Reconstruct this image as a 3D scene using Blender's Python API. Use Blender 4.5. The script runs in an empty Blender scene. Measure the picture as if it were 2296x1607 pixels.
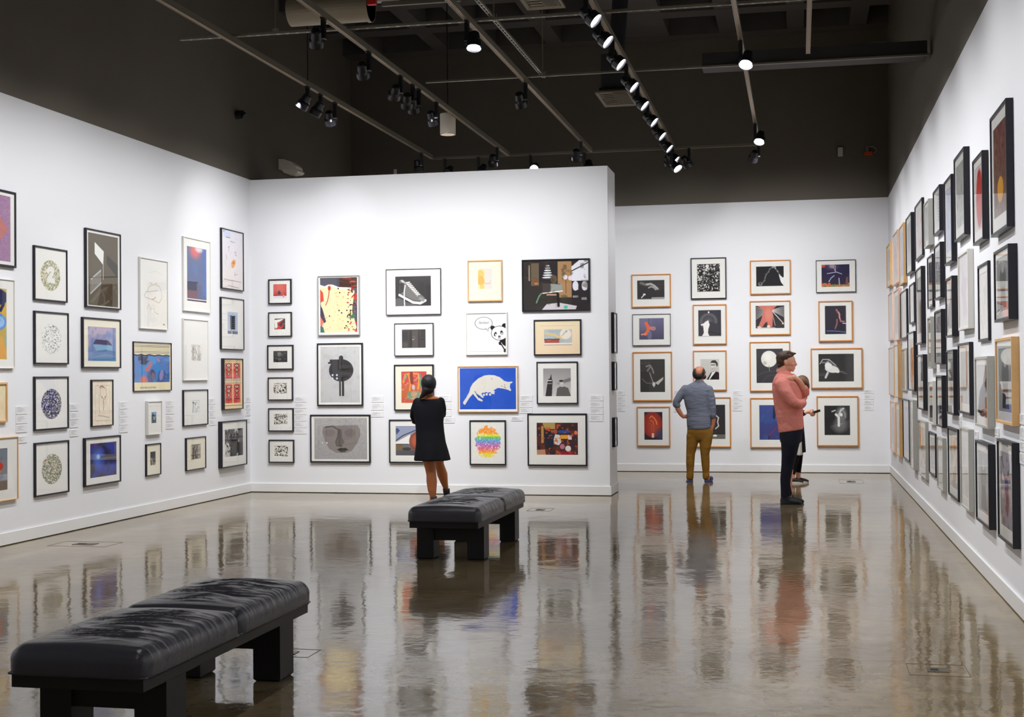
import bpy, bmesh, math, random
import numpy as np
from mathutils import Vector, Matrix, noise as mn
C = bpy.context.scene.collection
PI = math.pi
random.seed(7)
# ---------------------------------------------------------------- camera
F, YAW, PIT, ROL, EYE = 3012.5, .2103, .0119, -.0081, 1.6
_d = Vector((-math.sin(YAW)*math.cos(PIT), math.cos(YAW)*math.cos(PIT), math.sin(PIT)))
_r = Vector((math.cos(YAW), math.sin(YAW), 0)); _u = _r.cross(_d)
_r2 = _r*math.cos(ROL)+_u*math.sin(ROL); _u2 = -_r*math.sin(ROL)+_u*math.cos(ROL)
cam_data = bpy.data.cameras.new('camera'); cam = bpy.data.objects.new('camera', cam_data); C.objects.link(cam)
m = Matrix((_r2, _u2, -_d)).transposed().to_4x4(); m.translation = (0, 0, EYE); cam.matrix_world = m
cam_data.sensor_width = 36; cam_data.lens = F*36/2296; cam_data.clip_end = 100
bpy.context.scene.camera = cam
def ray(x, y): return _d+_r2*((x-1148)/F)-_u2*((y-803.5)/F)
def atX(x, y, X): d = ray(x, y); t = X/d.x; return Vector((X, t*d.y, EYE+t*d.z))
def atY(x, y, Y): d = ray(x, y); t = Y/d.y; return Vector((t*d.x, Y, EYE+t*d.z))
def atZ(x, y, Z): d = ray(x, y); t = (Z-EYE)/d.z; return Vector((t*d.x, t*d.y, Z))
XL, XR, YP, YB, WH, CH = -7.46, 1.40, 17.50, 21.91, 4.345, 7.0
XE, YPB = -2.435, 18.22
# ---------------------------------------------------------------- materials
def lin(c):
    return tuple(((v/255)/12.92 if v/255 <= .04045 else ((v/255+.055)/1.055)**2.4) for v in c)
MATS = {}
def mat(name, c=(128, 128, 128), rough=.5, metal=0, spec=.5, emit=0, bump=0, bscale=30, bstretch=(1, 1, 1), vary=0, vscale=4, coat=0, coord='Object'):
    if name in MATS: return MATS[name]
    M = bpy.data.materials.new(name); M.use_nodes = True; nt = M.node_tree; b = nt.nodes['Principled BSDF']
    b.inputs['Base Color'].default_value = (*lin(c), 1); b.inputs['Roughness'].default_value = rough
    b.inputs['Metallic'].default_value = metal; b.inputs['Specular IOR Level'].default_value = spec
    b.inputs['Coat Weight'].default_value = coat
    if emit:
        b.inputs['Emission Color'].default_value = (*lin(c), 1); b.inputs['Emission Strength'].default_value = emit
    if bump or vary:
        tc = nt.nodes.new('ShaderNodeTexCoord'); mp = nt.nodes.new('ShaderNodeMapping'); mp.inputs['Scale'].default_value = bstretch
        nt.links.new(tc.outputs[coord], mp.inputs[0])
    if bump:
        n = nt.nodes.new('ShaderNodeTexNoise'); n.inputs['Scale'].default_value = bscale; n.inputs['Detail'].default_value = 4
        nt.links.new(mp.outputs[0], n.inputs['Vector'])
        bp = nt.nodes.new('ShaderNodeBump'); bp.inputs['Strength'].default_value = bump; bp.inputs['Distance'].default_value = .02
        nt.links.new(n.outputs['Fac'], bp.inputs['Height']); nt.links.new(bp.outputs[0], b.inputs['Normal'])
    if vary:
        n = nt.nodes.new('ShaderNodeTexNoise'); n.inputs['Scale'].default_value = vscale; n.inputs['Detail'].default_value = 5
        nt.links.new(mp.outputs[0], n.inputs['Vector'])
        mx = nt.nodes.new('ShaderNodeMixRGB'); l = lin(c)
        mx.inputs[1].default_value = (*[v*(1-vary) for v in l], 1); mx.inputs[2].default_value = (*[min(1, v*(1+vary)) for v in l], 1)
        nt.links.new(n.outputs['Fac'], mx.inputs[0]); nt.links.new(mx.outputs[0], b.inputs['Base Color'])
    MATS[name] = M; return M
WHITE = mat('white_wall_paint', (226, 227, 230), .75, spec=.2, bump=.02, bscale=60)
DARK = mat('dark_upper_paint', (104, 98, 88), .8, spec=.25, vary=.1, vscale=.8)
TRIMW = mat('baseboard_paint', (226, 226, 226), .45, spec=.35)
CEIL = mat('dark_ceiling_concrete', (84, 80, 76), .85, spec=.2, vary=.2, vscale=1.5)
BLK = mat('black_frame_lacquer', (27, 26, 34), .35, spec=.4, vary=.1)
OAK = mat('honey_oak', (196, 128, 52), .45, vary=.22, vscale=14, bstretch=(1, 1, .2))
TAN = mat('light_wood', (212, 168, 112), .5, vary=.15, vscale=14)
PINKW = mat('pale_pink_wood', (214, 184, 166), .5, vary=.1, vscale=14)
SILV = mat('silver_metal', (190, 190, 186), .3, metal=.85)
DSILV = mat('dark_silver_metal', (90, 88, 86), .3, metal=.8)
WFR = mat('white_frame_lacquer', (222, 220, 214), .4)
GREYF = mat('speckled_grey_frame', (176, 176, 168), .5, vary=.12, vscale=60)
MATW = mat('white_mat_board', (236, 235, 230), .9, spec=.1)
MATC = mat('cream_mat_board', (238, 232, 212), .9, spec=.1)
BACKB = mat('backing_board', (70, 66, 60), .9)
LAMPB = mat('black_lamp_metal', (22, 22, 27), .32, spec=.5)
LENS = mat('lit_lens', (246, 243, 255), .3, emit=28)
LENSO = mat('unlit_lens', (40, 40, 46), .12)
TRK = mat('grey_track_metal', (120, 113, 98), .45, metal=.35)
COP = mat('copper_conductor', (158, 116, 58), .4, metal=.5)
LEA = mat('black_leather', (62, 61, 68), .27, spec=.55, bump=.12, bscale=140)
WOODB = mat('ebonised_wood', (24, 21, 22), .45, spec=.4, vary=.2, vscale=20)
CARD = mat('white_card', (224, 224, 226), .7)
INK = mat('grey_ink', (184, 184, 186), .8)
def print_material():
    M = bpy.data.materials.new('printed_paper'); M.use_nodes = True; nt = M.node_tree; b = nt.nodes['Principled BSDF']
    a = nt.nodes.new('ShaderNodeAttribute'); a.attribute_name = 'Col'
    nt.links.new(a.outputs['Color'], b.inputs['Base Color']); b.inputs['Roughness'].default_value = .7; b.inputs['Specular IOR Level'].default_value = .15
    return M
PRINT = print_material()
def glass_material():
    M = bpy.data.materials.new('clear_glazing'); M.use_nodes = True; nt = M.node_tree
    for n in list(nt.nodes): nt.nodes.remove(n)
    o = nt.nodes.new('ShaderNodeOutputMaterial'); mx = nt.nodes.new('ShaderNodeMixShader'); t = nt.nodes.new('ShaderNodeBsdfTransparent')
    g = nt.nodes.new('ShaderNodeBsdfGlossy'); g.inputs['Roughness'].default_value = .01; ge = nt.nodes.new('ShaderNodeNewGeometry'); dp = nt.nodes.new('ShaderNodeVectorMath'); dp.operation = 'DOT_PRODUCT'
    nt.links.new(ge.outputs['Normal'], dp.inputs[0]); nt.links.new(ge.outputs['Incoming'], dp.inputs[1])
    def mth(op, x, v=None):
        n = nt.nodes.new('ShaderNodeMath'); n.operation = op
        for i, q in enumerate((x, v)):
            if q is None: continue
            if isinstance(q, (int, float)): n.inputs[i].default_value = q
            else: nt.links.new(q, n.inputs[i])
        return n.outputs[0]
    fr = mth('ADD', mth('MULTIPLY', mth('POWER', mth('SUBTRACT', 1., mth('ABSOLUTE', dp.outputs['Value'])), 5.), .94), .055)
    nt.links.new(fr, mx.inputs[0]); nt.links.new(t.outputs[0], mx.inputs[1]); nt.links.new(g.outputs[0], mx.inputs[2]); nt.links.new(mx.outputs[0], o.inputs[0])
    E_ = bpy.data.materials.new('clear_glazing_edge'); E_.use_nodes = True; nt = E_.node_tree
    for n in list(nt.nodes): nt.nodes.remove(n)
    o = nt.nodes.new('ShaderNodeOutputMaterial'); t = nt.nodes.new('ShaderNodeBsdfTransparent'); nt.links.new(t.outputs[0], o.inputs[0])
    return M, E_
GLASS, GLASSE = glass_material()
def floor_material():
    M = bpy.data.materials.new('polished_concrete'); M.use_nodes = True; nt = M.node_tree; b = nt.nodes['Principled BSDF']; L = nt.links
    tc = nt.nodes.new('ShaderNodeTexCoord')
    def nz(scale, detail=5, rough=.6, st=(1, 1, 1)):
        mp = nt.nodes.new('ShaderNodeMapping'); mp.inputs['Scale'].default_value = st; L.new(tc.outputs['Object'], mp.inputs[0])
        n = nt.nodes.new('ShaderNodeTexNoise'); n.inputs['Scale'].default_value = scale; n.inputs['Detail'].default_value = detail; n.inputs['Roughness'].default_value = rough
        L.new(mp.outputs[0], n.inputs['Vector']); return n
    def ramp(n, p0, c0, p1, c1):
        r = nt.nodes.new('ShaderNodeValToRGB'); r.color_ramp.elements[0].position = p0; r.color_ramp.elements[1].position = p1
        r.color_ramp.elements[0].color = (*c0, 1); r.color_ramp.elements[1].color = (*c1, 1); L.new(n.outputs['Fac'], r.inputs[0]); return r
    r1 = ramp(nz(.55, 7, .65), .32, lin((108, 93, 68)), .68, lin((148, 132, 102)))
    r2 = ramp(nz(6, 8, .7), .35, (.72, .70, .66), .7, (1.12, 1.12, 1.12))
    mx = nt.nodes.new('ShaderNodeMixRGB'); mx.blend_type = 'MULTIPLY'; mx.inputs[0].default_value = 1
    L.new(r1.outputs[0], mx.inputs[1]); L.new(r2.outputs[0], mx.inputs[2])
    # hairline cracks
    vo = nt.nodes.new('ShaderNodeTexVoronoi'); vo.feature = 'DISTANCE_TO_EDGE'; vo.inputs['Scale'].default_value = .35
    dn = nz(1.3, 6); ad = nt.nodes.new('ShaderNodeVectorMath'); ad.operation = 'ADD'; sc = nt.nodes.new('ShaderNodeVectorMath'); sc.operation = 'SCALE'; sc.inputs['Scale'].default_value = 1.1
    L.new(dn.outputs['Color'], sc.inputs[0]); L.new(tc.outputs['Object'], ad.inputs[0]); L.new(sc.outputs[0], ad.inputs[1]); L.new(ad.outputs[0], vo.inputs['Vector'])
    cr = nt.nodes.new('ShaderNodeMapRange'); cr.inputs['From Min'].default_value = 0; cr.inputs['From Max'].default_value = .0025; cr.inputs['To Min'].default_value = .7; cr.inputs['To Max'].default_value = 1
    L.new(vo.outputs['Distance'], cr.inputs['Value'])
    mx2 = nt.nodes.new('ShaderNodeMixRGB'); mx2.blend_type = 'MULTIPLY'; mx2.inputs[0].default_value = 1
    L.new(mx.outputs[0], mx2.inputs[1]); L.new(cr.outputs[0], mx2.inputs[2]); L.new(mx2.outputs[0], b.inputs['Base Color'])
    rr = nt.nodes.new('ShaderNodeMapRange'); n3 = nz(1.6, 6); L.new(n3.outputs['Fac'], rr.inputs['Value'])
    rr.inputs['From Min'].default_value = .3; rr.inputs['From Max'].default_value = .7; rr.inputs['To Min'].default_value = .05; rr.inputs['To Max'].default_value = .10
    L.new(rr.outputs[0], b.inputs['Roughness']); b.inputs['Specular IOR Level'].default_value = .5
    n4 = nz(2.6, 3, .5); n5 = nz(16, 2, .5)
    b1 = nt.nodes.new('ShaderNodeBump'); b1.inputs['Strength'].default_value = .16; b1.inputs['Distance'].default_value = .02; L.new(n4.outputs['Fac'], b1.inputs['Height'])
    b2 = nt.nodes.new('ShaderNodeBump'); b2.inputs['Strength'].default_value = .10; b2.inputs['Distance'].default_value = .006; L.new(n5.outputs['Fac'], b2.inputs['Height']); L.new(b1.outputs[0], b2.inputs['Normal'])
    L.new(b2.outputs[0], b.inputs['Normal'])
    return M
FLOOR = floor_material()
# ---------------------------------------------------------------- mesh helpers
def obj(name, bm, m, parent=None, smooth=False, bevel=0, mats=None):
    me = bpy.data.meshes.new(name); bm.normal_update(); bm.to_mesh(me); bm.free()
    o = bpy.data.objects.new(name, me); C.objects.link(o)
    for x in (mats or [m]): me.materials.append(x)
    if smooth: me.polygons.foreach_set('use_smooth', [True]*len(me.polygons))
    if parent: o.parent = parent
    if bevel:
        b = o.modifiers.new('bevel', 'BEVEL'); b.width = bevel; b.segments = 2; b.limit_method = 'ANGLE'
    return o
def tag(o, label=None, cat=None, group=None, kind=None):
    if label: o['label'] = label
    if cat: o['category'] = cat
    if group: o['group'] = group
    if kind: o['kind'] = kind
    return o
def empty(name, loc, rz=0):
    o = bpy.data.objects.new(name, None); C.objects.link(o); o.location = loc; o.rotation_euler = (0, 0, rz); o.empty_display_size = .1; return o
def box(bm, x0, y0, z0, x1, y1, z1, mi=0):
    v = [bm.verts.new((x, y, z)) for z in (z0, z1) for y in (y0, y1) for x in (x0, x1)]
    for f in ((0, 2, 3, 1), (4, 5, 7, 6), (0, 1, 5, 4), (2, 6, 7, 3), (0, 4, 6, 2), (1, 3, 7, 5)):
        bm.faces.new([v[i] for i in f]).material_index = mi
    return v
def bxo(name, b, m, parent=None, bevel=0):
    bm = bmesh.new(); box(bm, *b); return obj(name, bm, m, parent, bevel=bevel)
def rings(bm, R, cap=True, mi=0):
    R = [[bm.verts.new(p) for p in r] for r in R]
    for a, b in zip(R, R[1:]):
        n = len(a)
        for i in range(n):
            bm.faces.new((a[i], a[(i+1) % n], b[(i+1) % n], b[i])).material_index = mi
    if cap:
        bm.faces.new(R[0][::-1]).material_index = mi; bm.faces.new(R[-1]).material_index = mi
def tube(bm, pts, n=14, round_=True, mi=0):
    """pts: (x,y,z,r[,r2]) swept tube with rounded ends; r2 = radius along depth"""
    P = [Vector(p[:3]) for p in pts]; rad = [(p[3], p[4] if len(p) > 4 else p[3]) for p in pts]
    R = []
    for i, p in enumerate(P):
        t = (P[min(i+1, len(P)-1)]-P[max(i-1, 0)])
        if t.length < 1e-9: t = Vector((0, 0, 1))
        t.normalize()
        ref = Vector((0, 1, 0)) if abs(t.y) < .95 else Vector((1, 0, 0))
        a = ref.cross(t).normalized(); b = t.cross(a).normalized()
        def ring(c, s): return [c+a*math.cos(2*PI*k/n)*rad[i][0]*s+b*math.sin(2*PI*k/n)*rad[i][1]*s for k in range(n)]
        r = min(rad[i])
        if i == 0 and round_:
            for q in (.95, .75, .45): R.append(ring(p-t*r*q, math.sqrt(1-q*q)))
        R.append(ring(p, 1))
        if i == len(P)-1 and round_:
            for q in (.45, .75, .95): R.append(ring(p+t*r*q, math.sqrt(1-q*q)))
    rings(bm, R, mi=mi)
def ellip(bm, c, r, rot=None, n=18, m_=12, mi=0):
    M = rot or Matrix.Identity(3); R = []
    for j in range(1, m_):
        th = PI*j/m_
        R.append([Vector(c)+M@Vector((r[0]*math.sin(th)*math.cos(2*PI*k/n), r[1]*math.sin(th)*math.sin(2*PI*k/n), -r[2]*math.cos(th))) for k in range(n)])
    rings(bm, R, mi=mi)
def cyl(bm, p0, p1, r0, r1=None, n=20, mi=0):
    tube(bm, [(*p0, r0), (*p1, r0 if r1 is None else r1)], n, False, mi)
def loft(bm, secs, n=28, fold=None):
    """secs: (x,y,z,rx,ry[,tilt]) horizontal ellipses bottom->top"""
    R = []
    for j, s in enumerate(secs):
        x, y, z, rx, ry = s[:5]; fa = s[5] if len(s) > 5 else 0
        r = []
        for k in range(n):
            a = 2*PI*k/n; w = 1+fa*(math.sin(a*7+1.3)+.6*math.sin(a*11+.4))
            ca, sa = math.cos(a), math.sin(a)
            r.append(Vector((x+rx*w*math.copysign(abs(ca)**.85, ca), y+ry*w*math.copysign(abs(sa)**.85, sa), z)))
        R.append(r)
    rings(bm, R)
def remesh(o, vox=.01, it=4, fac=.5):
    r = o.modifiers.new('remesh', 'REMESH'); r.mode = 'VOXEL'; r.voxel_size = vox; r.use_smooth_shade = True
    s = o.modifiers.new('smooth', 'SMOOTH'); s.iterations = it; s.factor = fac
    return o
# ---------------------------------------------------------------- room shell
def struct(name, b, m, bevel=0): return tag(bxo(name, b, m, bevel=bevel), kind='structure')
YN = -5.0
struct('floor', (XL-.3, YN-.2, -.2, XR+.3, YB+.3, 0), FLOOR)
struct('wall_left', (XL-.15, YN, 0, XL, YB, WH), WHITE)
struct('wall_right', (XR, YN, 0, XR+.15, YB, WH), WHITE)
struct('wall_back', (XL, YB, 0, XR, YB+.15, WH), WHITE)
struct('wall_front', (XL, YN-.15, 0, XR, YN, WH), WHITE)
struct('wall_partition', (XL, YP, 0, XE, YPB, WH-.012), WHITE)
struct('wall_upper_left', (XL-.19, YN, WH, XL-.012, YB+.02, CH+.7), DARK)
struct('wall_upper_right', (XR+.012, YN, WH, XR+.19, YB+.02, CH+.7), DARK)
struct('wall_upper_back', (XL-.19, YB+.012, WH, XR+.19, YB+.2, CH+.7), DARK)
struct('wall_upper_front', (XL-.19, YN-.2, WH, XR+.19, YN-.012, CH+.7), DARK)
struct('ceiling', (XL-.19, YN-.2, CH+.55, XR+.19, YB+.2, CH+.75), CEIL)
bm = bmesh.new()
for k in range(20):
    y = YB-.38-k*1.42
    if y > YN: box(bm, XL-.012, y, CH, XR+.012, y+.34, CH+.56)
ys = [YB-.38-k*1.42 for k in range(20)]
for x in (-6.9, -5.75, -4.95, -3.85, -2.4, -1.05, -.0, .95):
    w = .85 if x == -2.4 else .26
    for y in ys:
        if y > YN+1.5: box(bm, x-w/2, y-1.08, CH+.004, x+w/2, y, CH+.56)
tag(obj('ceiling', bm, CEIL), kind='structure').name = 'ceiling_coffers'
BH = .124
for n, b in dict(left=(XL, YN, .007, XL+.018, YP, BH), right=(XR-.018, YN, .007, XR, YB, BH), back=(XL, YB-.018, .007, XR-.018, YB, BH), partition=(XL+.018, YP-.018, .007, XE+.018, YP, BH),
                 partition_end=(XE, YP, .007, XE+.018, YPB, BH)).items():
    struct('baseboard_'+n, b, TRIMW, .003)
for n, b in dict(left=(XL, YN, 0, XL+.006, YP, .012), right=(XR-.006, YN, 0, XR, YB, .012), back=(XL, YB-.006, 0, XR, YB, .012), partition=(XL, YP-.006, 0, XE, YP, .012), partition_end=(XE, YP, 0, XE+.006, YPB, .012)).items():
    struct('trim_painted_shade_'+n, b, mat('dark_gap', (16, 14, 12), .9))  # near-black strips paint in the shade of the slit under each baseboard
# ---------------------------------------------------------------- painter for prints
class Art:
    def __init__(s, w, h, bg=(236, 235, 230), cell=.0034):
        s.nx = max(10, min(180, int(w/cell))); s.ny = max(10, min(180, int(h/cell))); s.w, s.h = w, h
        s.U, s.V = np.meshgrid(np.linspace(0, 1, s.nx+1), np.linspace(0, 1, s.ny+1)); s.a = w/h
        s.I = np.zeros((s.ny+1, s.nx+1, 3)); s.I[:] = bg
    def put(s, m, c, a=1.):
        m = (np.asarray(m, float)*a)[..., None]; s.I = s.I*(1-m)+np.array(c, float)*m; return s
    def r(s, u0, v0, u1, v1, c, a=1.): return s.put((s.U >= u0) & (s.U <= u1) & (s.V >= v0) & (s.V <= v1), c, a)
    def g(s, c0, c1, ax='v'):
        t = (s.V if ax == 'v' else s.U)[..., None]; s.I = np.array(c0, float)*(1-t)+np.array(c1, float)*t; return s
    def em(s, u, v, ru, rv, rot=0, soft=.12):
        x = (s.U-u)*s.w; y = (s.V-v)*s.h; c, n = math.cos(rot), math.sin(rot)
        d = np.sqrt(((x*c+y*n)/(ru*s.w))**2+((-x*n+y*c)/(rv*s.h))**2)
        return np.clip((1-d)/soft+.5, 0, 1)
    def e(s, u, v, ru, rv, c, a=1., rot=0, soft=.12): return s.put(s.em(u, v, ru, rv, rot, soft), c, a)
    def pm(s, pts):
        x, y = s.U, s.V; ins = np.zeros(x.shape, bool); n = len(pts)
        for i in range(n):
            (x0, y0), (x1, y1) = pts[i], pts[(i+1) % n]
            if y0 == y1: continue
            ins ^= ((y0 > y) != (y1 > y)) & (x < (x1-x0)*(y-y0)/(y1-y0)+x0)
        return ins
    def p(s, pts, c, a=1.): return s.put(s.pm(pts), c, a)
    def l(s, pts, w, c, a=1.):
        D = np.full(s.U.shape, 9.); x, y = s.U*s.w, s.V*s.h
        for (a0, b0), (a1, b1) in zip(pts, pts[1:]):
            ax, ay, bx, by = a0*s.w, b0*s.h, a1*s.w, b1*s.h; dx, dy = bx-ax, by-ay; q = dx*dx+dy*dy+1e-12
            t = np.clip(((x-ax)*dx+(y-ay)*dy)/q, 0, 1); D = np.minimum(D, np.hypot(x-ax-t*dx, y-ay-t*dy))
        W = max(w*s.w, .0022); return s.put(np.clip((W-D)/.003+.5, 0, 1), c, a)
    def nm(s, sc, seed=0, sx=1., oct_=3):
        r = np.random.RandomState(seed); T = np.zeros(s.U.shape); A = 0
        for o in range(oct_):
            n = int(sc*2**o)+3; G = r.rand(n+2, n+2); x = s.U*(n-1)*sx*min(1, s.a) % n; y = s.V*(n-1)/max(1, s.a)
            i, j = x.astype(int), y.astype(int); fx, fy = x-i, y-j; fx = fx*fx*(3-2*fx); fy = fy*fy*(3-2*fy)
            T += (G[j, i]*(1-fx)*(1-fy)+G[j, i+1]*fx*(1-fy)+G[j+1, i]*(1-fx)*fy+G[j+1, i+1]*fx*fy)/2**o; A += 1/2**o
        return T/A
    def n(s, sc, c, lo=.5, hi=.6, a=1., seed=0, m=None, sx=1.):
        k = np.clip((s.nm(sc, seed, sx)-lo)/(hi-lo), 0, 1)
        if m is not None: k = k*m
        return s.put(k, c, a)
    def x(s, f): f(s); return s
def picture(name, A, w, h, y, parent, x0=None, z0=None):
    nx, ny = A.nx, A.ny; me = bpy.data.meshes.new(name)
    xs = A.U.ravel()*w-w/2; zs = h/2-A.V.ravel()*h
    co = np.stack([xs, np.full(xs.shape, 0.), zs], 1).astype('f')
    i = np.arange(nx); j = np.arange(ny); J, I = np.meshgrid(j, i, indexing='ij'); a = (J*(nx+1)+I).ravel()
    fc = np.stack([a, a+nx+1, a+nx+2, a+1], 1)
    me.from_pydata(co.tolist(), [], fc.tolist())
    col = np.clip(A.I.reshape(-1, 3)/255, 0, 1); col = np.where(col <= .04045, col/12.92, ((col+.055)/1.055)**2.4)
    ca = me.color_attributes.new('Col', 'FLOAT_COLOR', 'POINT'); ca.data.foreach_set('color', np.concatenate([col, np.ones((len(col), 1))], 1).astype('f').ravel())
    me.materials.append(PRINT); o = bpy.data.objects.new(name, me); C.objects.link(o); o.parent = parent; o.location = (x0 or 0, y, z0 or 0); return o
ROT = dict(B=0, P=0, L=PI/2, E=PI/2, R=-PI/2)
FCOUNT = [0]
def framed(wall, px, label, fm=BLK, d=.035, bw=.016, rect=None, mb=MATW, bg=(238, 237, 232), art=None, group=None, cat='framed picture'):
    """px = (left, right, top, bottom, side) of the front face; unprojected on the plane of that wall"""
    xl, xr, yt, yb = px[:4]; side = px[4] if len(px) > 4 else 'L'
    xs = xr if side == 'R' else xl
    if wall in 'PB':
        Y = {'P': YP, 'B': YB}[wall]-d; a, b = atY(xs, yt, Y), atY(xs, yb, Y); q0, q1 = atY(xl, (yt+yb)/2, Y).x, atY(xr, (yt+yb)/2, Y).x
    else:
        X = {'L': XL+d, 'R': XR-d, 'E': XE+d}[wall]; a, b = atX(xs, yt, X), atX(xs, yb, X); q0, q1 = atX(xl, (yt+yb)/2, X).y, atX(xr, (yt+yb)/2, X).y
    w = abs(q1-q0); h = a.z-b.z; mid = (q0+q1)/2; zc = (a.z+b.z)/2
    loc = {'P': (mid, YP, zc), 'B': (mid, YB, zc), 'L': (XL, mid, zc), 'R': (XR, mid, zc), 'E': (XE, mid, zc)}[wall]
    root = tag(empty('framed_picture', loc, ROT[wall]), label, cat, group)
    # moulding with a rabbet: outer side, front face, inner lip
    bm = bmesh.new(); lip = .008
    prof = [(0, -.002), (0, -d+.0015), (.0015, -d), (bw-.0015, -d), (bw, -d+.0015), (bw, -d+lip+.006), (bw, -.004)]
    R = []
    for (sx, sz) in ((-1, -1), (1, -1), (1, 1), (-1, 1)):
        R.append([Vector((sx*(w/2-i_), y_, sz*(h/2-i_))) for i_, y_ in prof])
    V = [[bm.verts.new(p) for p in r] for r in R]
    for i in range(4):
        A_, B_ = V[i], V[(i+1) % 4]
        for k in range(len(prof)-1): bm.faces.new((A_[k], A_[k+1], B_[k+1], B_[k]))
    box(bm, -w/2+bw*.9, -.006, -h/2+bw*.9, w/2-bw*.9, -.003, h/2-bw*.9, 1)
    obj('frame', bm, fm, root, mats=[fm, BACKB])
    iw, ih = w-2*bw, h-2*bw; yg = -d+lip
    if rect:
        u0, v0, u1, v1 = rect; pw, ph = w*(u1-u0), h*(v1-v0); cx, cz = w*((u0+u1)/2-.5), h*(.5-(v0+v1)/2)
        bm = bmesh.new(); ym, yb_ = yg+.003, yg+.006
        O = [(-iw/2, -ih/2), (iw/2, -ih/2), (iw/2, ih/2), (-iw/2, ih/2)]; I = [(cx-pw/2, cz-ph/2), (cx+pw/2, cz-ph/2), (cx+pw/2, cz+ph/2), (cx-pw/2, cz+ph/2)]
        L_ = [[bm.verts.new((x, y, z)) for x, z in q] for q, y in ((O, yb_), (O, ym), (I, ym), ([(x*1+(-.0015 if x > cx else .0015), z+(-.0015 if z > cz else .0015)) for x, z in I], yb_))]
        for s_, t_ in zip(L_, L_[1:]):
            for i in range(4): bm.faces.new((s_[i], s_[(i+1) % 4], t_[(i+1) % 4], t_[i]))
        obj('mat_board', bm, mb, root)
        A = Art(pw, ph, bg); 
        if art: art(A)
        picture('picture', A, pw, ph, yb_-.0006, root, cx, cz)
    else:
        A = Art(iw, ih, bg)
        if art: art(A)
        picture('picture', A, iw, ih, yg+.004, root)
    bm = bmesh.new(); v = box(bm, -iw/2, yg-.001, -ih/2, iw/2, yg+.001, ih/2, 1)
    bm.faces.ensure_lookup_table()
    for f in bm.faces:
        if all(abs(q.co.y-(yg-.001)) < 1e-6 for q in f.verts): f.material_index = 0
    obj('glass_pane', bm, GLASS, root, mats=[GLASS, GLASSE])
    FCOUNT[0] += 1
    return root, w, h, d
def lettering(root, text, size, x, z, y, m, sx=1., shear=0):
    cu = bpy.data.curves.new('lettering', 'FONT'); cu.body = text; cu.size = size; cu.align_x = 'CENTER'; cu.shear = shear
    t = bpy.data.objects.new('lettering_source', cu); C.objects.link(t); bpy.context.view_layer.update()
    me = bpy.data.meshes.new_from_object(t.evaluated_get(bpy.context.evaluated_depsgraph_get())); bpy.data.objects.remove(t)
    o = bpy.data.objects.new('lettering', me); C.objects.link(o); o.parent = root; o.location = (x, y, z); o.rotation_euler = (PI/2, 0, 0); o.scale = (sx, 1, 1); me.materials.clear(); me.materials.append(m); return o
# ---------------------------------------------------------------- the artworks
K = (24, 23, 24); W_ = (240, 239, 235); G1 = (70, 68, 66)
def plate(c1, c2, c3=None, two=False, seed=0, dens=.5):
    def f(A):
        E_ = A.em(.5, .52, .31, .30, 0, .04)
        A.n(70, c1, dens, dens+.06, 1, seed, E_, .8).n(64, c2, .55, .62, .8, seed+1, E_)
        if c3: A.n(60, c3, .62, .68, .6, seed+2, E_)
        if two: A.l([(.42, .44), (.45, .40), (.52, .385), (.57, .41), (.565, .46), (.50, .53), (.42, .61), (.46, .615), (.50, .585), (.60, .63)], .045, W_, .92)
    return f
def diamond(A): A.r(0, 0, 1, 1, (156, 116, 152)).n(60, (176, 140, 172), .4, .6, .6, 3).p([(.62, .22), (.95, .5), (.62, .80), (.3, .5)], (190, 112, 108), .8).n(40, (206, 120, 96), .45, .6, .6, 4, A.pm([(.62, .22), (.95, .5), (.62, .80), (.3, .5)]))
def abstract_yb(A):
    A.g((206, 178, 70), (226, 158, 60)).n(6, (170, 160, 60), .45, .7, .6, 5).e(.55, .12, .5, .14, (40, 44, 84)).e(.80, .47, .2, .12, (90, 140, 210)).e(.82, .47, .13, .08, (150, 190, 235)).n(8, (120, 170, 190), .6, .7, .7, 8).l([(.9, .05), (.93, .22), (.86, .3)], .03, (36, 40, 76))
def cream(A): A.g((240, 226, 180), (242, 214, 172)).n(7, (246, 234, 204), .4, .7, .6, 1)
def redpot(A): A.g((120, 128, 142), (146, 140, 132)).r(0, .62, 1, .76, (168, 172, 186)).r(0, .78, 1, 1, (120, 108, 92)).e(.72, .42, .17, .12, (196, 62, 48)).e(.7, .55, .12, .08, (206, 160, 90)).n(5, (96, 104, 120), .55, .8, .5, 2)
def stairs(A):
    A.g((108, 101, 88), (98, 90, 76)).p([(.22, .12), (.52, .23), (.50, .42), (.22, .28)], W_).p([(.62, .27), (1, .40), (1, .58), (.62, .40)], (76, 74, 70)).p([(.45, .70), (1, .66), (1, 1), (.3, 1)], (74, 62, 44)).n(12, (110, 96, 72), .55, .7, .5, 3, A.pm([(.45, .72), (1, .68), (1, 1), (.4, 1)]))
    A.l([(.10, .64), (.42, .50)], .012, (200, 200, 196)).l([(.08, .84), (.42, .68)], .012, (190, 190, 186)).l([(.1, .62), (1, .56)], .008, (60, 58, 54)).l([(.5, .40), (.5, .62)], .008, (200, 200, 196))
    for i in range(8): A.l([(.1+i*.045, .64-i*.02), (.09+i*.045, .84-i*.02)], .008, (180, 180, 176))
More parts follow.
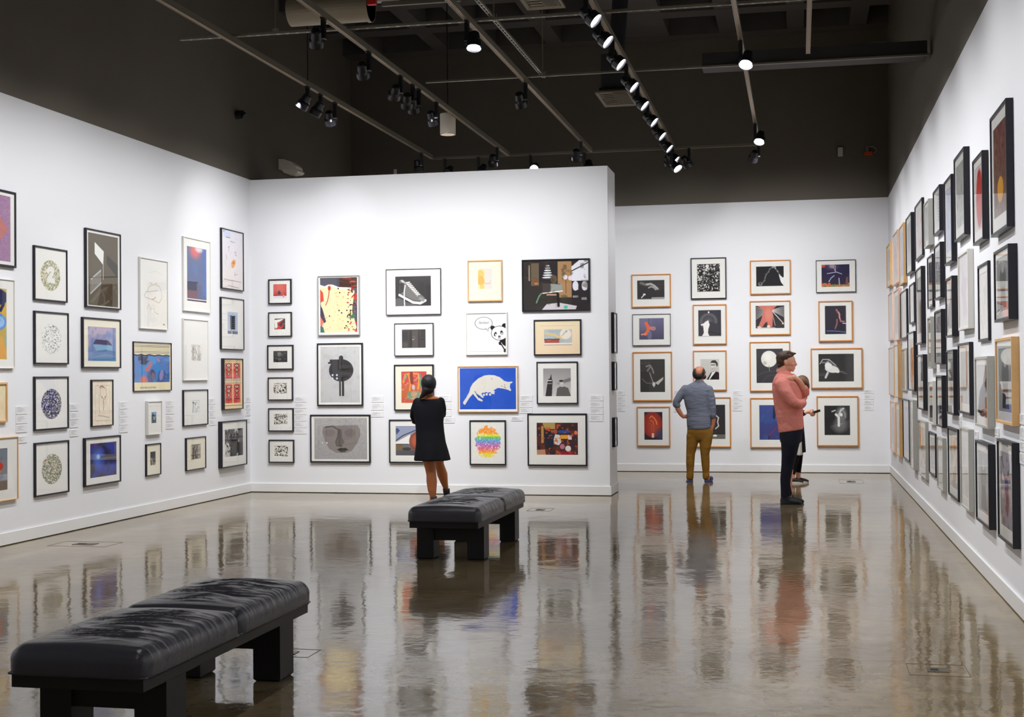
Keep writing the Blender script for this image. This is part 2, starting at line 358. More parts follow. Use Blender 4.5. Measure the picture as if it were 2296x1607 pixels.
def blueroof(A): A.g((196, 176, 196), (96, 128, 178)).n(4, (230, 200, 186), .5, .75, .8, 2).n(5, (100, 130, 190), .5, .8, .7, 6).p([(.28, .36), (.72, .38), (.86, .52), (.18, .50)], (76, 68, 104)).p([(.18, .52), (.86, .54), (.9, .68), (.3, .68)], (132, 176, 208)).l([(.2, .8), (.6, .72), (1, .76)], .04, (90, 124, 170)).l([(.2, .97), (.7, .92), (1, .95)], .04, (84, 130, 170)).r(.88, 0, 1, .7, (110, 140, 196), .5)
def headsketch(A):
    A.g((236, 228, 206), (240, 222, 196)); A.n(9, (246, 238, 222), .4, .7, .7, 2); c = (168, 160, 150)
    A.l([(.18, .11), (.86, .11), (.86, .9), (.18, .9), (.18, .11)], .006, (200, 190, 170)).l([(.4, .3), (.42, .18), (.55, .14), (.68, .18), (.72, .32), (.64, .42), (.5, .4), (.42, .32)], .008, c).l([(.38, .15), (.5, .12), (.6, .16)], .014, (120, 112, 104)).l([(.55, .44), (.58, .55), (.56, .66)], .016, c).l([(.35, .32), (.36, .6), (.38, .75)], .008, c).l([(.3, .78), (.55, .8), (.85, .84)], .01, c).e(.5, .37, .02, .012, (90, 84, 80)).e(.64, .37, .02, .012, (90, 84, 80))
def nebula(A): A.g((46, 42, 62), (46, 38, 52)).n(4, (48, 60, 146), .42, .65, 1, 3).n(6, (44, 56, 166), .5, .75, .9, 9).e(.28, .42, .2, .3, (84, 116, 206), .8, 0, .9).e(.3, .4, .06, .07, (170, 210, 240), .9, 0, .8).r(.4, .38, 1, .5, (60, 56, 70), .8).r(.4, .44, 1, .5, (110, 110, 120), .5)
def dinosketch(A):
    c = (206, 200, 184)
    A.l([(.30, .42), (.38, .38), (.55, .355), (.72, .38), (.80, .47), (.80, .55), (.70, .62), (.55, .60), (.38, .575), (.2, .56), (.15, .53), (.28, .45), (.30, .42)], .008, c).l([(.2, .48), (.45, .46), (.65, .44)], .008, c).l([(.40, .36), (.36, .33), (.44, .355)], .006, c).l([(.55, .345), (.6, .325), (.62, .35)], .006, c).l([(.42, .58), (.5, .57), (.56, .545)], .009, (176, 170, 156)).l([(.25, .72), (.32, .66), (.38, .74), (.45, .66)], .006, c).l([(.5, .64), (.52, .76), (.68, .79)], .006, c).l([(.35, .19), (.6, .16), (.78, .2)], .006, (226, 222, 212)).l([(.85, .93), (.9, .94)], .01, (110, 110, 100))
def fishposter(A):
    A.r(0, 0, 1, 1, (238, 226, 186))
    for i in range(7): A.r(.03, .02+i*.032, .97, .03+i*.032, (96, 96, 110))
    m = A.pm([(.02, .26), (.97, .26), (.97, .83), (.02, .83)])
    A.put(m, (88, 132, 196)); A.n(5, (110, 110, 170), .48, .7, .8, 5, m).n(7, (46, 150, 222), .5, .7, .7, 8, m).n(5, (60, 80, 130), .62, .7, .6, 12, m)
    A.l([(.02, .255), (.1, .27), (.2, .25), (.3, .272), (.42, .252), (.55, .272), (.66, .252), (.78, .27), (.88, .254), (.97, .268)], .008, (30, 30, 40))
    A.e(.24, .37, .12, .09, (60, 62, 92), 1, .2).p([(.30, .30), (.38, .27), (.36, .36)], (60, 62, 92)).p([(.33, .38), (.42, .37), (.36, .43)], (66, 70, 96)).e(.17, .40, .03, .03, (110, 114, 140))
    A.e(.42, .49, .09, .05, (190, 112, 118), 1, -.6).e(.36, .56, .04, .035, (226, 110, 84)).p([(.30, .51), (.40, .54), (.36, .60)], (206, 96, 80)).e(.50, .67, .08, .11, (86, 90, 120), 1, .3).e(.52, .70, .05, .07, (130, 116, 140), 1, .3).e(.74, .68, .05, .12, (150, 140, 190), 1, .5).e(.68, .35, .09, .025, (120, 110, 160), 1, .6).e(.90, .46, .025, .02, (160, 96, 110)).e(.66, .36, .05, .015, (190, 140, 150), 1, .6)
    for k in range(9):
        a = k*PI/8; A.l([(.27, .81), (.27+.10*math.cos(a), .81-.12*math.sin(a))], .008, (226, 120, 92))
def bluesmall(A): A.g((120, 160, 220), (70, 90, 90)).e(.35, .5, .25, .4, (60, 66, 60)).n(6, (220, 226, 230), .6, .7, .7, 2).n(7, (40, 50, 50), .6, .7, .8, 5)
def darkstreet(A): A.g((46, 44, 46), (120, 114, 106)).n(7, (200, 196, 186), .58, .68, .8, 2, A.V > .45).r(.1, .1, .8, .4, (60, 58, 62), .7).r(.3, .5, .42, .8, (210, 206, 196), .7)
def bluelight(A):
    A.g((100, 112, 146), (84, 98, 138)).n(3, (88, 116, 172), .45, .7, .7, 2).e(.42, .06, .26, .14, (226, 110, 110), .9, 0, .8).e(.62, .02, .2, .06, (240, 236, 240), .8, 0, .8).r(.8, 0, 1, .88, (70, 110, 200), .5)
    A.r(0, .66, .5, .80, (44, 48, 76)).r(0, .80, .55, .95, (120, 70, 70), .8).r(.5, .68, .7, .95, (96, 84, 110), .6).l([(0, .655), (.55, .645)], .015, (34, 38, 60)).r(0, .955, 1, .972, (236, 230, 232)).r(0, .972, 1, 1, (60, 36, 56))
def faintcity(A): A.n(5, (214, 210, 200), .45, .6, .9, 4).r(.1, .1, .3, .95, (176, 170, 160), .8).r(.38, .2, .5, 1, (196, 190, 180), .8).r(.66, .05, .86, .6, (206, 202, 194), .8).r(.6, .6, .95, 1, (180, 174, 168), .8).n(16, (120, 116, 110), .6, .68, .6, 7)
def pool(A): A.g((232, 232, 228), (226, 228, 226)).l([(.12, .12), (.2, .35), (.16, .6), (.12, .92)], .03, (110, 110, 108)).l([(.12, .14), (.3, .2)], .03, (70, 72, 74)).l([(.4, .3), (.52, .16), (.44, .38)], .025, (110, 112, 114)).l([(.5, .85), (.7, .6), (.86, .5)], .02, (130, 132, 134)).n(6, (206, 212, 212), .5, .65, .8, 2)
def interior(A): A.g((150, 142, 128), (120, 112, 98)).r(.05, .05, .14, .95, (206, 198, 176)).r(.2, .0, .28, 1, (70, 66, 60)).e(.55, .35, .25, .35, (84, 78, 72), .8).r(.7, .1, .9, .9, (190, 182, 162), .6).r(0, .7, 1, .76, (60, 56, 52)).e(.55, .82, .14, .16, (66, 62, 56)).n(8, (214, 206, 188), .6, .7, .6, 6)
def mapsketch(A):
    A.g((228, 226, 236), (236, 228, 224)).r(.08, .02, .15, .05, (70, 90, 200)).r(.1, .03, .4, .12, (206, 214, 240)).r(.2, .12, .4, .128, (96, 90, 96)).p([(.44, .55), (.55, .48), (.66, .50), (.64, .57), (.54, .64), (.46, .63)], (236, 160, 76)).e(.55, .545, .035, .02, (160, 100, 60)).n(24, (206, 206, 220), .68, .72, .4, 3)
    for q in ([(.6, .36), (.68, .35), (.64, .4), (.7, .41)], [(.62, .7), (.6, .76), (.72, .73)], [(.3, .3), (.36, .27), (.33, .36)], [(.2, .42), (.24, .5)], [(.4, .18), (.6, .19)], [(.1, .85), (.9, .86)], [(.3, .95), (.8, .97)]): A.l(q, .008, (176, 160, 168))
def blinds(A):
    A.g((168, 184, 214), (188, 196, 214)).r(0, 0, 1, .12, (186, 200, 224))
    for i in range(7): A.l([(.30, .18+i*.09), (.45, .22+i*.085), (.72, .20+i*.09)], .035, (34, 36, 44))
    A.l([(.3, .2), (.38, .8)], .03, (50, 52, 60)).r(0, .86, .38, .98, (110, 112, 122)).r(.48, .86, 1, .98, (104, 106, 116)).r(0, .98, 1, 1, (220, 222, 228))
def panels(A):
    A.r(0, 0, 1, 1, (240, 214, 160)).r(.03, .045, .93, .055, (40, 30, 30)).r(.03, .475, .93, .487, (40, 30, 30)).r(.03, .93, .95, .94, (40, 30, 30))
    for u in (.06, .5):
        for v in (.075, .505):
            A.r(u, v, u+.39, v+.38, (220, 84, 70)).n(12, (176, 50, 50), .55, .65, .7, int(u*90+v*30), A.pm([(u, v), (u+.39, v), (u+.39, v+.38), (u, v+.38)]))
            for k in range(3): A.e(u+.19, v+.05+k*.085, .13-k*.02, .035, (40, 32, 32)).e(u+.19, v+.05+k*.085, .09-k*.02, .022, (238, 226, 196)).e(u+.19, v+.05+k*.085, .04, .012, (206, 90, 80))
            A.r(u+.03, v+.31 if v < .3 else v+.28, u+.36, v+.38 if v < .3 else v+.31, (196, 184, 168) if v < .3 else (150, 40, 44))
def pondphoto(A): A.g((110, 108, 106), (60, 58, 58)).n(5, (206, 204, 200), .55, .7, .9, 3).n(9, (30, 28, 30), .55, .66, .9, 11).r(.25, .28, 1, .34, (26, 24, 28)).r(.3, .5, 1, .88, (52, 50, 52), .85).p([(0, .55), (.22, .5), (.34, 1), (0, 1)], (222, 220, 214), .85).n(12, (20, 20, 20), .62, .68, .9, 5, A.U < .4)
def redbuddha(A): A.g((206, 84, 76), (176, 44, 40)).e(.45, .3, .5, .4, (222, 120, 108), .6, 0, .9).e(.44, .6, .13, .1, (60, 40, 44)).e(.44, .47, .07, .09, (84, 60, 62)).e(.44, .4, .04, .04, (150, 120, 118)).r(0, .74, 1, .79, (76, 28, 30)).r(0, .79, 1, 1, (222, 214, 220)).e(.76, .80, .07, .1, (220, 140, 120))
def redwhite(A): A.g((70, 68, 74), (44, 42, 50)).p([(0, .12), (.9, .04), (.25, .4), (.35, .95), (.05, .9)], W_).p([(.25, .38), (.85, .15), (.35, .6)], (200, 50, 36)).p([(.1, 1), (.4, .62), (.95, .4), (.8, .8), (.5, 1)], (206, 60, 34)).p([(.4, .55), (.9, .5), (.6, .8)], (60, 60, 70), .8)
def skeletonphoto(A): A.g((56, 56, 58), (34, 33, 34)).e(.42, .22, .14, .12, (120, 124, 112)).e(.42, .42, .12, .1, (104, 106, 98)).e(.42, .72, .13, .12, (84, 86, 80)).e(.58, .32, .07, .06, (100, 102, 94)).r(0, .48, 1, .52, (26, 26, 26)).n(10, (150, 150, 138), .66, .7, .6, 2)
def scribble(seed):
    return lambda A: A.n(13, (60, 52, 38), .5, .56, 1, seed).n(9, (240, 236, 224), .56, .62, .9, seed+3).n(22, (40, 34, 26), .6, .64, .9, seed+6)
def splash(A):
    c = (246, 226, 178)
    A.r(0, 0, 1, 1, (84, 80, 92)).r(.52, 0, 1, .2, (74, 44, 34), .8)
    A.p([(0, .15), (.12, .18), (.2, .15), (.3, .145), (.45, .185), (.8, .2), (.93, .25), (.9, .38), (.86, .62), (.93, .78), (1, .95), (1, 1), (0, 1), (0, .8), (.1, .75), (.02, .5), (0, .3)], c)
    A.l([(0, .14), (.12, .17), (.22, .14), (.33, .14), (.5, .188), (.82, .2)], .02, W_).p([(0, .2), (.08, .27), (.1, .42), (.02, .45), (0, .42)], (216, 76, 48)).p([(0, .5), (.06, .56), (.16, .8), (.1, .83), (0, .68)], (66, 58, 80)).p([(0, .7), (.09, .8), (.05, .9), (0, .9)], (230, 120, 100)).p([(0, .87), (.08, .9), (.12, 1), (0, 1)], (66, 110, 104))
    A.l([(.25, .18), (.24, .3), (.2, .42), (.15, .5)], .012, (196, 70, 56)).e(.25, .19, .04, .045, (190, 52, 44)).p([(.92, .28), (1, .3), (1, .4), (.9, .42)], (196, 60, 50)).e(.86, .7, .07, .05, (50, 120, 96)).e(.83, .66, .04, .03, (250, 220, 60)).p([(.55, 0), (.86, 0), (.7, .02)], (226, 76, 40)).e(.88, .08, .09, .015, (216, 76, 44))
    A.n(24, (50, 34, 44), .7, .72, 1, 4, A.U > .72).n(24, (206, 60, 44), .68, .72, 1, 9, A.U > .7).n(30, (226, 150, 90), .74, .77, .7, 5, (A.U > .1) & (A.V > .25))
    for u, v in ((.53, .275), (.49, .2), (.77, .28), (.58, .645), (.51, .6), (.25, .7), (.72, .6), (.7, .88), (.66, .92)): A.e(u, v, .02, .013, (30, 26, 50))
    A.n(20, (206, 60, 50), .6, .66, .9, 15, (A.U > .68) & (A.V > .8))
def greycart(A):
    A.g((202, 202, 202), (194, 194, 194)).n(9, (184, 184, 184), .5, .7, .6, 3); d = (58, 56, 58)
    A.e(.53, .42, .31, .20, d, 1, 0, .04).r(.24, .225, .55, .29, d).r(.2, .27, .3, .3, d).e(.53, .2, .055, .045, d).r(.475, .2, .585, .4, (70, 66, 64)).r(.475, .5, .525, .88, d).r(.55, .5, .6, .88, (44, 42, 44)).r(.53, .2, .56, .4, (44, 42, 42))
    A.l([(.53, .30), (.57, .42), (.76, .38)], .02, (44, 40, 40)).l([(.58, .60), (.58, .53), (.7, .52)], .02, (44, 40, 40))
    for u in (.31, .42):
        for v in (.505, .565): A.e(u, v, .024, .018, (206, 214, 222))
def facemask(A):
    A.g((176, 175, 174), (164, 162, 162)).n(40, (150, 148, 148), .5, .6, .4, 3)
    m = np.maximum(A.pm([(.17, .22), (.28, .19), (.82, .17), (.86, .25), (.87, .42), (.82, .60), (.70, .80), (.60, .84), (.42, .84), (.28, .74), (.20, .55), (.16, .35)])*1., 0)
    A.put(m, (134, 126, 122)); A.l([(.22, .22), (.35, .20), (.46, .28), (.45, .45), (.41, .58), (.43, .66), (.52, .68)], .014, (88, 82, 78)).p([(.46, .27), (.52, .27), (.53, .5), (.58, .58), (.52, .67), (.42, .62), (.46, .45)], (96, 88, 84), .8).e(.3, .36, .1, .09, (120, 112, 108), .8).e(.68, .36, .1, .1, (116, 108, 104), .7)
    A.p([(.44, .76), (.49, .72), (.54, .725), (.6, .72), (.64, .76), (.58, .82), (.5, .83)], (64, 62, 56)).l([(.44, .76), (.54, .755), (.64, .76)], .006, (34, 32, 30)).e(.16, .6, .01, .015, (230, 230, 230)).e(.24, .6, .012, .018, (236, 236, 236))
def sneaker(A):
    A.g((66, 64, 64), (50, 48, 48)); A.r(.66, .2, .82, .6, (50, 48, 50), .5).r(.86, .3, 1, .9, (44, 42, 44), .7).p([(0, .75), (.12, .72), (.3, .86), (.66, 1), (0, 1)], (110, 108, 108), .8)
    A.p([(.12, .12), (.2, .1), (.34, .2), (.48, .3), (.66, .56), (.82, .72), (.82, .86), (.7, .92), (.5, .88), (.3, .75), (.12, .62)], (120, 118, 116))
    A.p([(.14, .12), (.22, .12), (.28, .24), (.2, .2)], (210, 208, 204)).p([(.12, .22), (.24, .22), (.26, .5), (.13, .58)], (66, 64, 64))
    for i in range(8): A.l([(.30+i*.043, .22+i*.055), (.40+i*.040, .20+i*.058)], .018, (230, 228, 224)).l([(.33+i*.04, .28+i*.055), (.37+i*.04, .19+i*.058)], .012, (206, 204, 200))
    A.l([(.12, .62), (.3, .74), (.5, .88), (.7, .91), (.84, .82)], .035, (232, 230, 226)).l([(.13, .57), (.3, .69), (.5, .82), (.68, .85), (.8, .76)], .008, (40, 38, 38)).e(.74, .78, .09, .06, (150, 148, 146), 1, .5).l([(.28, .3), (.25, .5), (.25, .75), (.26, .98)], .016, (236, 234, 230))
def greydoor(A): A.g((74, 70, 68), (64, 60, 58)).r(0, .1, .25, .6, (58, 56, 60)).r(.32, .03, .42, .95, (54, 50, 48)).r(.44, .03, .68, 1, (84, 80, 76)).r(.80, .02, .98, .45, (58, 56, 54)).r(.70, 0, .74, 1, (50, 46, 46)).r(.05, .7, .24, .95, (84, 78, 74)).r(.76, .5, 1, .58, (54, 50, 50)).e(.47, .54, .025, .03, (200, 196, 190)).l([(.45, .4), (.52, .38), (.56, .5), (.5, .58)], .01, (120, 116, 112))
def redabstract(A):
    A.g((206, 72, 74), (196, 84, 60)).e(.4, .65, .5, .25, (196, 100, 56), .9, 0, .3).l([(.08, .35), (.16, .1), (.4, .06), (.68, .08), (.72, .2), (.66, .55)], .035, (240, 150, 60)).l([(.28, .08), (.36, .4), (.33, .6)], .03, (240, 140, 56)).l([(.2, .12), (.14, .25)], .04, (110, 150, 110)).l([(.74, .1), (.76, .5)], .04, (110, 146, 110)).l([(.4, .05), (.42, .35)], .06, (130, 60, 44)).e(.48, .5, .06, .08, (196, 190, 200)).e(.36, .76, .14, .14, (110, 146, 116), .9).e(.62, .76, .16, .14, (116, 150, 130), .9).e(.5, .72, .12, .1, (190, 150, 116)).n(12, (220, 190, 150), .62, .7, .5, 2)
def donut(A): A.g((168, 176, 196), (84, 80, 82)).p([(0, 0), (.9, 0), (.55, .2), (0, .55)], (150, 158, 184)).p([(.05, .06), (.12, .15), (.02, .3), (0, .1)], (60, 84, 120)).p([(0, .55), (.4, .28), (.4, .6), (0, .6)], W_).l([(0, .5), (.2, .32), (.55, .14)], .012, (50, 46, 48)).e(.68, .52, .31, .36, (128, 62, 44), 1, 0, .08).e(.66, .5, .24, .26, (190, 96, 66), .9, 0, .5).e(.70, .5, .11, .10, W_, 1, 0, .1).r(0, .83, 1, 1, (84, 80, 86)).e(.1, .7, .12, .09, (120, 100, 64)).e(.3, .78, .12, .06, (62, 56, 52)).r(0, .6, .35, .63, (50, 46, 46))
def goldsketch(A): A.r(0, 0, 1, 1, (222, 216, 208)).r(0, 0, .5, 1, (244, 220, 166), .8).e(.2, .25, .25, .22, (244, 196, 110), .9).e(.22, .58, .24, .24, (240, 176, 84), .9).e(.3, .9, .16, .14, (244, 196, 110), .8).l([(0, .3), (.3, .4), (.4, .6), (.5, .72), (.85, .7)], .012, (206, 160, 110)).l([(.4, .75), (.9, .72), (.88, .58)], .012, (200, 190, 180))
def panda(A):
    A.r(0, 0, 1, 1, (246, 245, 242)); k = (20, 20, 26)
    A.e(.43, .24, .225, .155, k, 1, 0, .03).e(.43, .24, .213, .145, (248, 247, 244), 1, 0, .03).p([(.47, .37), (.55, .45), (.55, .365)], k).p([(.49, .37), (.54, .43), (.535, .36)], (248, 247, 244))
    A.e(.66, .36, .06, .055, k, 1, .4).e(.96, .32, .07, .07, k).p([(.84, .66), (1, .60), (1, .84), (.92, .78), (.84, .78)], k).e(.86, .74, .055, .05, k)
    A.e(.83, .49, .215, .18, k, 1, 0, .03).e(.83, .49, .202, .168, (248, 247, 244), 1, 0, .03).e(.725, .515, .034, .055, k, 1, .25).e(.885, .48, .034, .055, k, 1, -.25).e(.735, .53, .016, .028, W_).e(.89, .50, .016, .028, W_).e(.825, .57, .035, .018, k).l([(.80, .61), (.85, .61)], .008, k).l([(.86, .73), (.96, .90)], .02, k).l([(.875, .73), (.97, .89)], .007, W_).e(.97, .92, .035, .05, k, 1, .5).r(.985, 0, 1, 1, (246, 245, 242)).r(.04, .935, .95, .94, (180, 172, 160))
def bluecat(A):
    A.r(0, 0, 1, 1, (40, 86, 196)).n(6, (48, 94, 204), .45, .7, .7, 3); w = (226, 222, 212)
    A.p([(.06, .86), (.09, .89), (.17, .72), (.235, .62), (.27, .68), (.33, .78), (.40, .81), (.41, .78), (.33, .70), (.28, .60), (.36, .67), (.40, .72), (.43, .71), (.39, .64), (.44, .645), (.50, .625), (.55, .62), (.60, .63), (.63, .57), (.60, .54), (.68, .48), (.78, .50), (.86, .53), (.90, .56), (.915, .54), (.89, .46), (.90, .38), (.945, .35), (.93, .33), (.86, .34), (.79, .31), (.71, .22), (.62, .175), (.53, .165), (.44, .18), (.33, .25), (.24, .36), (.19, .47), (.17, .58), (.11, .72), (.06, .82)], w)
    for u, v in ((.42, .6), (.47, .585), (.53, .59)): A.e(u, v+.03, .03, .035, (40, 86, 196)).e(u+.01, v+.05, .02, .03, w)
    A.l([(.6, .54), (.58, .60), (.61, .62)], .01, w).e(.75, .44, .008, .01, (90, 70, 50)).l([(.79, .45), (.82, .49)], .006, (140, 130, 120)).l([(.80, .40), (.805, .42)], .005, (120, 110, 100)).l([(.27, .56), (.31, .66), (.34, .72)], .006, (60, 80, 130)).l([(.57, .25), (.575, .27)], .006, (120, 120, 120))
def rainbow(A):
    m = A.em(.5, .49, .36, .37, 0, .55); m = (m*1.5*(.25+A.nm(26, 4)*1.1)) > .56; m |= (A.em(.5, .48, .27, .26, 0, .1) > .5) & (A.nm(40, 9) > .36)
    stops = [(.12, (255, 150, 50)), (.27, (255, 160, 40)), (.33, (255, 236, 60)), (.37, (130, 210, 70)), (.43, (90, 180, 220)), (.5, (140, 140, 206)), (.57, (206, 120, 190)), (.65, (236, 110, 130)), (.71, (255, 150, 60)), (.77, (250, 226, 60)), (.9, (236, 226, 60))]
    vs = [q[0] for q in stops]; col = np.stack([np.interp(A.V, vs, [q[1][i] for q in stops]) for i in range(3)], -1)
    mm = m[..., None]*1.; A.I = A.I*(1-mm)+col*mm; A.n(50, (246, 245, 240), .64, .68, .9, 8)
def pianoroom(A):
    A.g((50, 44, 42), (52, 50, 46)); A.r(.12, .04, .24, .5, (104, 92, 72)).r(.53, .02, .74, .75, (170, 134, 94)).r(.24, .03, .53, .5, (44, 40, 44)).p([(.74, .13), (.86, 0), (1, 0), (1, .42), (.74, .42)], (232, 232, 240)).l([(.74, .22), (1, .05)], .008, (40, 34, 34)).r(.08, .08, .1, .4, (150, 136, 120))
    for i in range(6): A.e(.375, .1+i*.048, .03+i*.011, .016, (226, 228, 230)).e(.375, .125+i*.048, .025+i*.011, .01, (80, 76, 78))
    A.p([(.3, .46), (.56, .47), (.6, .6), (.3, .66)], (74, 68, 66)).p([(.42, .47), (.6, .49), (.6, .62), (.42, .66)], (150, 156, 150)).e(.47, .38, .05, .09, (96, 84, 66)).r(.36, .68, .51, .71, (226, 180, 150)).l([(.3, .66), (.6, .62)], .008, W_)
    A.r(.74, .42, 1, 1, (44, 38, 40)).e(.80, .52, .045, .1, (226, 226, 234)).r(.77, .52, .84, .6, (226, 226, 234)).e(.94, .52, .045, .1, (226, 226, 234)).r(.91, .52, .975, .6, (226, 226, 234)).e(.645, .34, .035, .05, (226, 220, 226)).e(.72, .36, .03, .05, (230, 222, 222)).l([(.655, .4), (.655, .66)], .01, (150, 100, 60)).e(.2, .46, .03, .02, (206, 110, 40)).e(.17, .38, .05, .05, (120, 80, 60), .8)
    A.p([(.3, .97), (.36, .88), (.56, .86), (.82, .93), (.8, 1), (.28, 1)], (206, 200, 204)).e(.65, .95, .03, .035, (80, 190, 150)).l([(.53, .68), (.54, .92)], .02, (34, 28, 28)).r(.76, .72, .84, .76, (150, 146, 150)).r(.89, .76, .97, .81, (140, 136, 140)).n(9, (70, 60, 50), .6, .72, .5, 7).l([(.2, .85), (.24, .72), (.28, .66)], .01, (110, 150, 120))
def plateprint(A): A.g((238, 222, 186), (240, 214, 180)).l([(.12, .15), (.88, .15)], .003, (206, 186, 150)).r(.2, .26, .82, .74, (188, 194, 192)).n(8, (168, 180, 186), .5, .7, .8, 3, A.pm([(.2, .26), (.82, .26), (.82, .74), (.2, .74)])).r(.2, .66, .82, .74, (236, 224, 206)).r(.2, .72, .82, .735, (130, 124, 120)).r(.21, .58, .54, .66, (176, 84, 70)).l([(.21, .56), (.3, .55), (.4, .56), (.54, .555)], .012, (90, 60, 56)).e(.68, .4, .13, .16, (226, 220, 204)).e(.68, .4, .115, .14, (236, 228, 214)).n(14, (150, 146, 150), .62, .67, .7, 5, A.em(.68, .4, .1, .12)).l([(.24, .38), (.42, .42), (.56, .5), (.6, .54)], .02, (236, 200, 120), .8)
def towerphoto(A): A.g((150, 149, 148), (206, 204, 202)).e(.9, .42, .35, .06, (96, 95, 94), .7, -.3, .9).p([(.07, 1), (.16, .46), (.18, .38), (.24, .36), (.29, .18), (.31, .36), (.34, .46), (.31, 1)], (54, 52, 52)).r(.15, .42, .31, .45, (230, 230, 228)).r(.14, .53, .32, .55, (190, 190, 188)).p([(.46, 1), (.5, .72), (.6, .65), (.76, .65), (.9, .7), (1, 1)], (96, 94, 92)).e(.66, .5, .075, .09, (190, 188, 184)).e(.65, .45, .08, .035, (40, 38, 38)).e(.67, .56, .06, .03, (220, 218, 214)).r(.63, .56, .72, .66, (196, 194, 190))
def marketphoto(A): A.g((60, 40, 40), (64, 40, 46)).n(6, (110, 52, 34), .5, .65, .8, 3).p([(.14, 0), (.45, 0), (.45, .2), (.2, .2)], (176, 150, 84)).l([(.14, .14), (.14, .6)], .03, (190, 140, 80)).e(.66, .28, .15, .05, (50, 76, 150)).r(.58, .38, .76, .5, (236, 160, 44)).r(.76, .38, .85, .52, (220, 200, 216)).e(.95, .31, .04, .06, (226, 120, 90)).p([(.45, .36), (.56, .38), (.6, .6), (.54, .7), (.42, .66), (.4, .58)], (214, 212, 206)).e(.455, .28, .045, .07, (160, 84, 60)).p([(.2, .3), (.38, .22), (.42, .6), (.36, .86), (.2, .8)], (38, 40, 52)).e(.76, .8, .07, .09, (226, 222, 220)).e(.62, .74, .06, .08, (196, 120, 140)).r(.55, .9, .9, 1, (150, 30, 50)).p([(0, .85), (.2, .83), (.22, 1), (0, 1)], (190, 140, 110)).n(14, (206, 90, 50), .68, .72, .8, 5)
# back wall flash photographs
def swoosh(A): A.g((62, 60, 60), (52, 50, 50)).l([(.14, .14), (.3, .22), (.5, .22), (.65, .34), (.76, .46)], .05, (140, 138, 134), .7).l([(.35, .22), (.5, .18), (.64, .3), (.74, .45)], .03, (206, 204, 198), .8).l([(.42, .4), (.5, .34), (.6, .38), (.68, .5)], .025, (196, 194, 188), .8).e(.26, .74, .05, .05, (236, 234, 230)).l([(.24, .78), (.16, .9)], .02, (220, 218, 214)).r(.52, .9, 1, .98, (170, 170, 166)).r(0, .95, .5, 1, (110, 108, 106)); [A.e(.66+i*.1, .22, .012, .012, (120, 118, 116)) for i in range(4)]
def orangeburst(A): A.g((112, 110, 142), (78, 76, 98)).r(.38, 0, .41, 1, (66, 66, 96)).e(.2, .2, .3, .4, (140, 136, 166), .5, 0, .9).l([(.28, .24), (.36, .4), (.36, .6), (.26, .74)], .065, (232, 112, 76)).l([(.1, .76), (.26, .74)], .03, (230, 150, 120)).e(.56, .48, .12, .1, (196, 140, 146), .8).e(.46, .46, .06, .07, (214, 130, 110)).e(.42, .8, .09, .2, (130, 126, 160), .7)
def acrobat(A): A.g((60, 58, 56), (64, 62, 60)).r(0, .4, .36, 1, (50, 49, 47), .8).l([(0, .39), (.36, .4)], .008, (40, 38, 36)).l([(.25, .22), (.4, .18), (.5, .3), (.54, .42)], .03, (150, 148, 142), .8).l([(.3, .35), (.4, .24)], .04, (130, 128, 122), .8).l([(.38, .4), (.5, .66), (.56, .85)], .02, (160, 158, 152), .8).p([(.6, .72), (.94, .54), (.92, .62), (.72, .78)], (190, 188, 182)).e(.55, .76, .06, .07, (206, 204, 198)).l([(.08, .6), (.25, .72), (.48, .74)], .02, (120, 118, 114), .8)
def redballoon(A): A.r(0, 0, 1, 1, (40, 36, 48)).e(.45, .45, .56, .46, (150, 44, 38), 1, 0, .1).e(.5, .5, .34, .36, (178, 70, 48), .9, 0, .6).e(.95, .8, .3, .2, (66, 74, 110), .8, 0, .8).l([(.3, .22), (.4, .14), (.55, .22), (.66, .34), (.7, .44)], .03, (240, 130, 70)).l([(.34, .3), (.48, .34), (.5, .45)], .02, (236, 120, 64)).l([(.4, .45), (.42, .72)], .01, (226, 110, 70)).l([(.54, .45), (.52, .72)], .01, (226, 110, 70)).r(.41, .76, .54, .92, (230, 206, 190)).r(0, .97, 1, 1, (30, 24, 24))
def lightspots(A): A.g((44, 42, 42), (38, 36, 36)).n(22, (226, 224, 218), .60, .66, 1, 5).n(26, (150, 146, 140), .6, .66, .7, 9).e(.12, .55, .06, .06, (200, 198, 192)).e(.45, .08, .07, .08, (226, 224, 220)).r(.0, 0, 1, .02, K).r(0, .98, 1, 1, K)
def loops(A):
    A.g((58, 56, 66), (62, 60, 64))
    for k in range(16):
        a = PI*(-.25+k*1.3/15)+PI; cx, cy = .45+.33*math.cos(a), .42+.27*math.sin(a)
        q = [(cx+.05*math.cos(t), cy+.035*math.sin(t)) for t in np.linspace(0, 2*PI, 9)]; A.l(q, .006, (150, 148, 146)); A.l([(.45, .42), (cx, cy)], .006, (120, 118, 118))
    A.e(.46, .08, .035, .035, W_).p([(.18, .55), (.3, .44), (.44, .38), (.5, .55), (.44, .7), (.42, .85), (.48, .97), (.16, .97), (.24, .85), (.22, .6)], (240, 238, 234)).l([(.5, .8), (.95, .93)], .015, (34, 32, 34)).r(0, .965, 1, 1, (190, 188, 182)).l([(.14, .55), (.3, .5)], .03, W_)
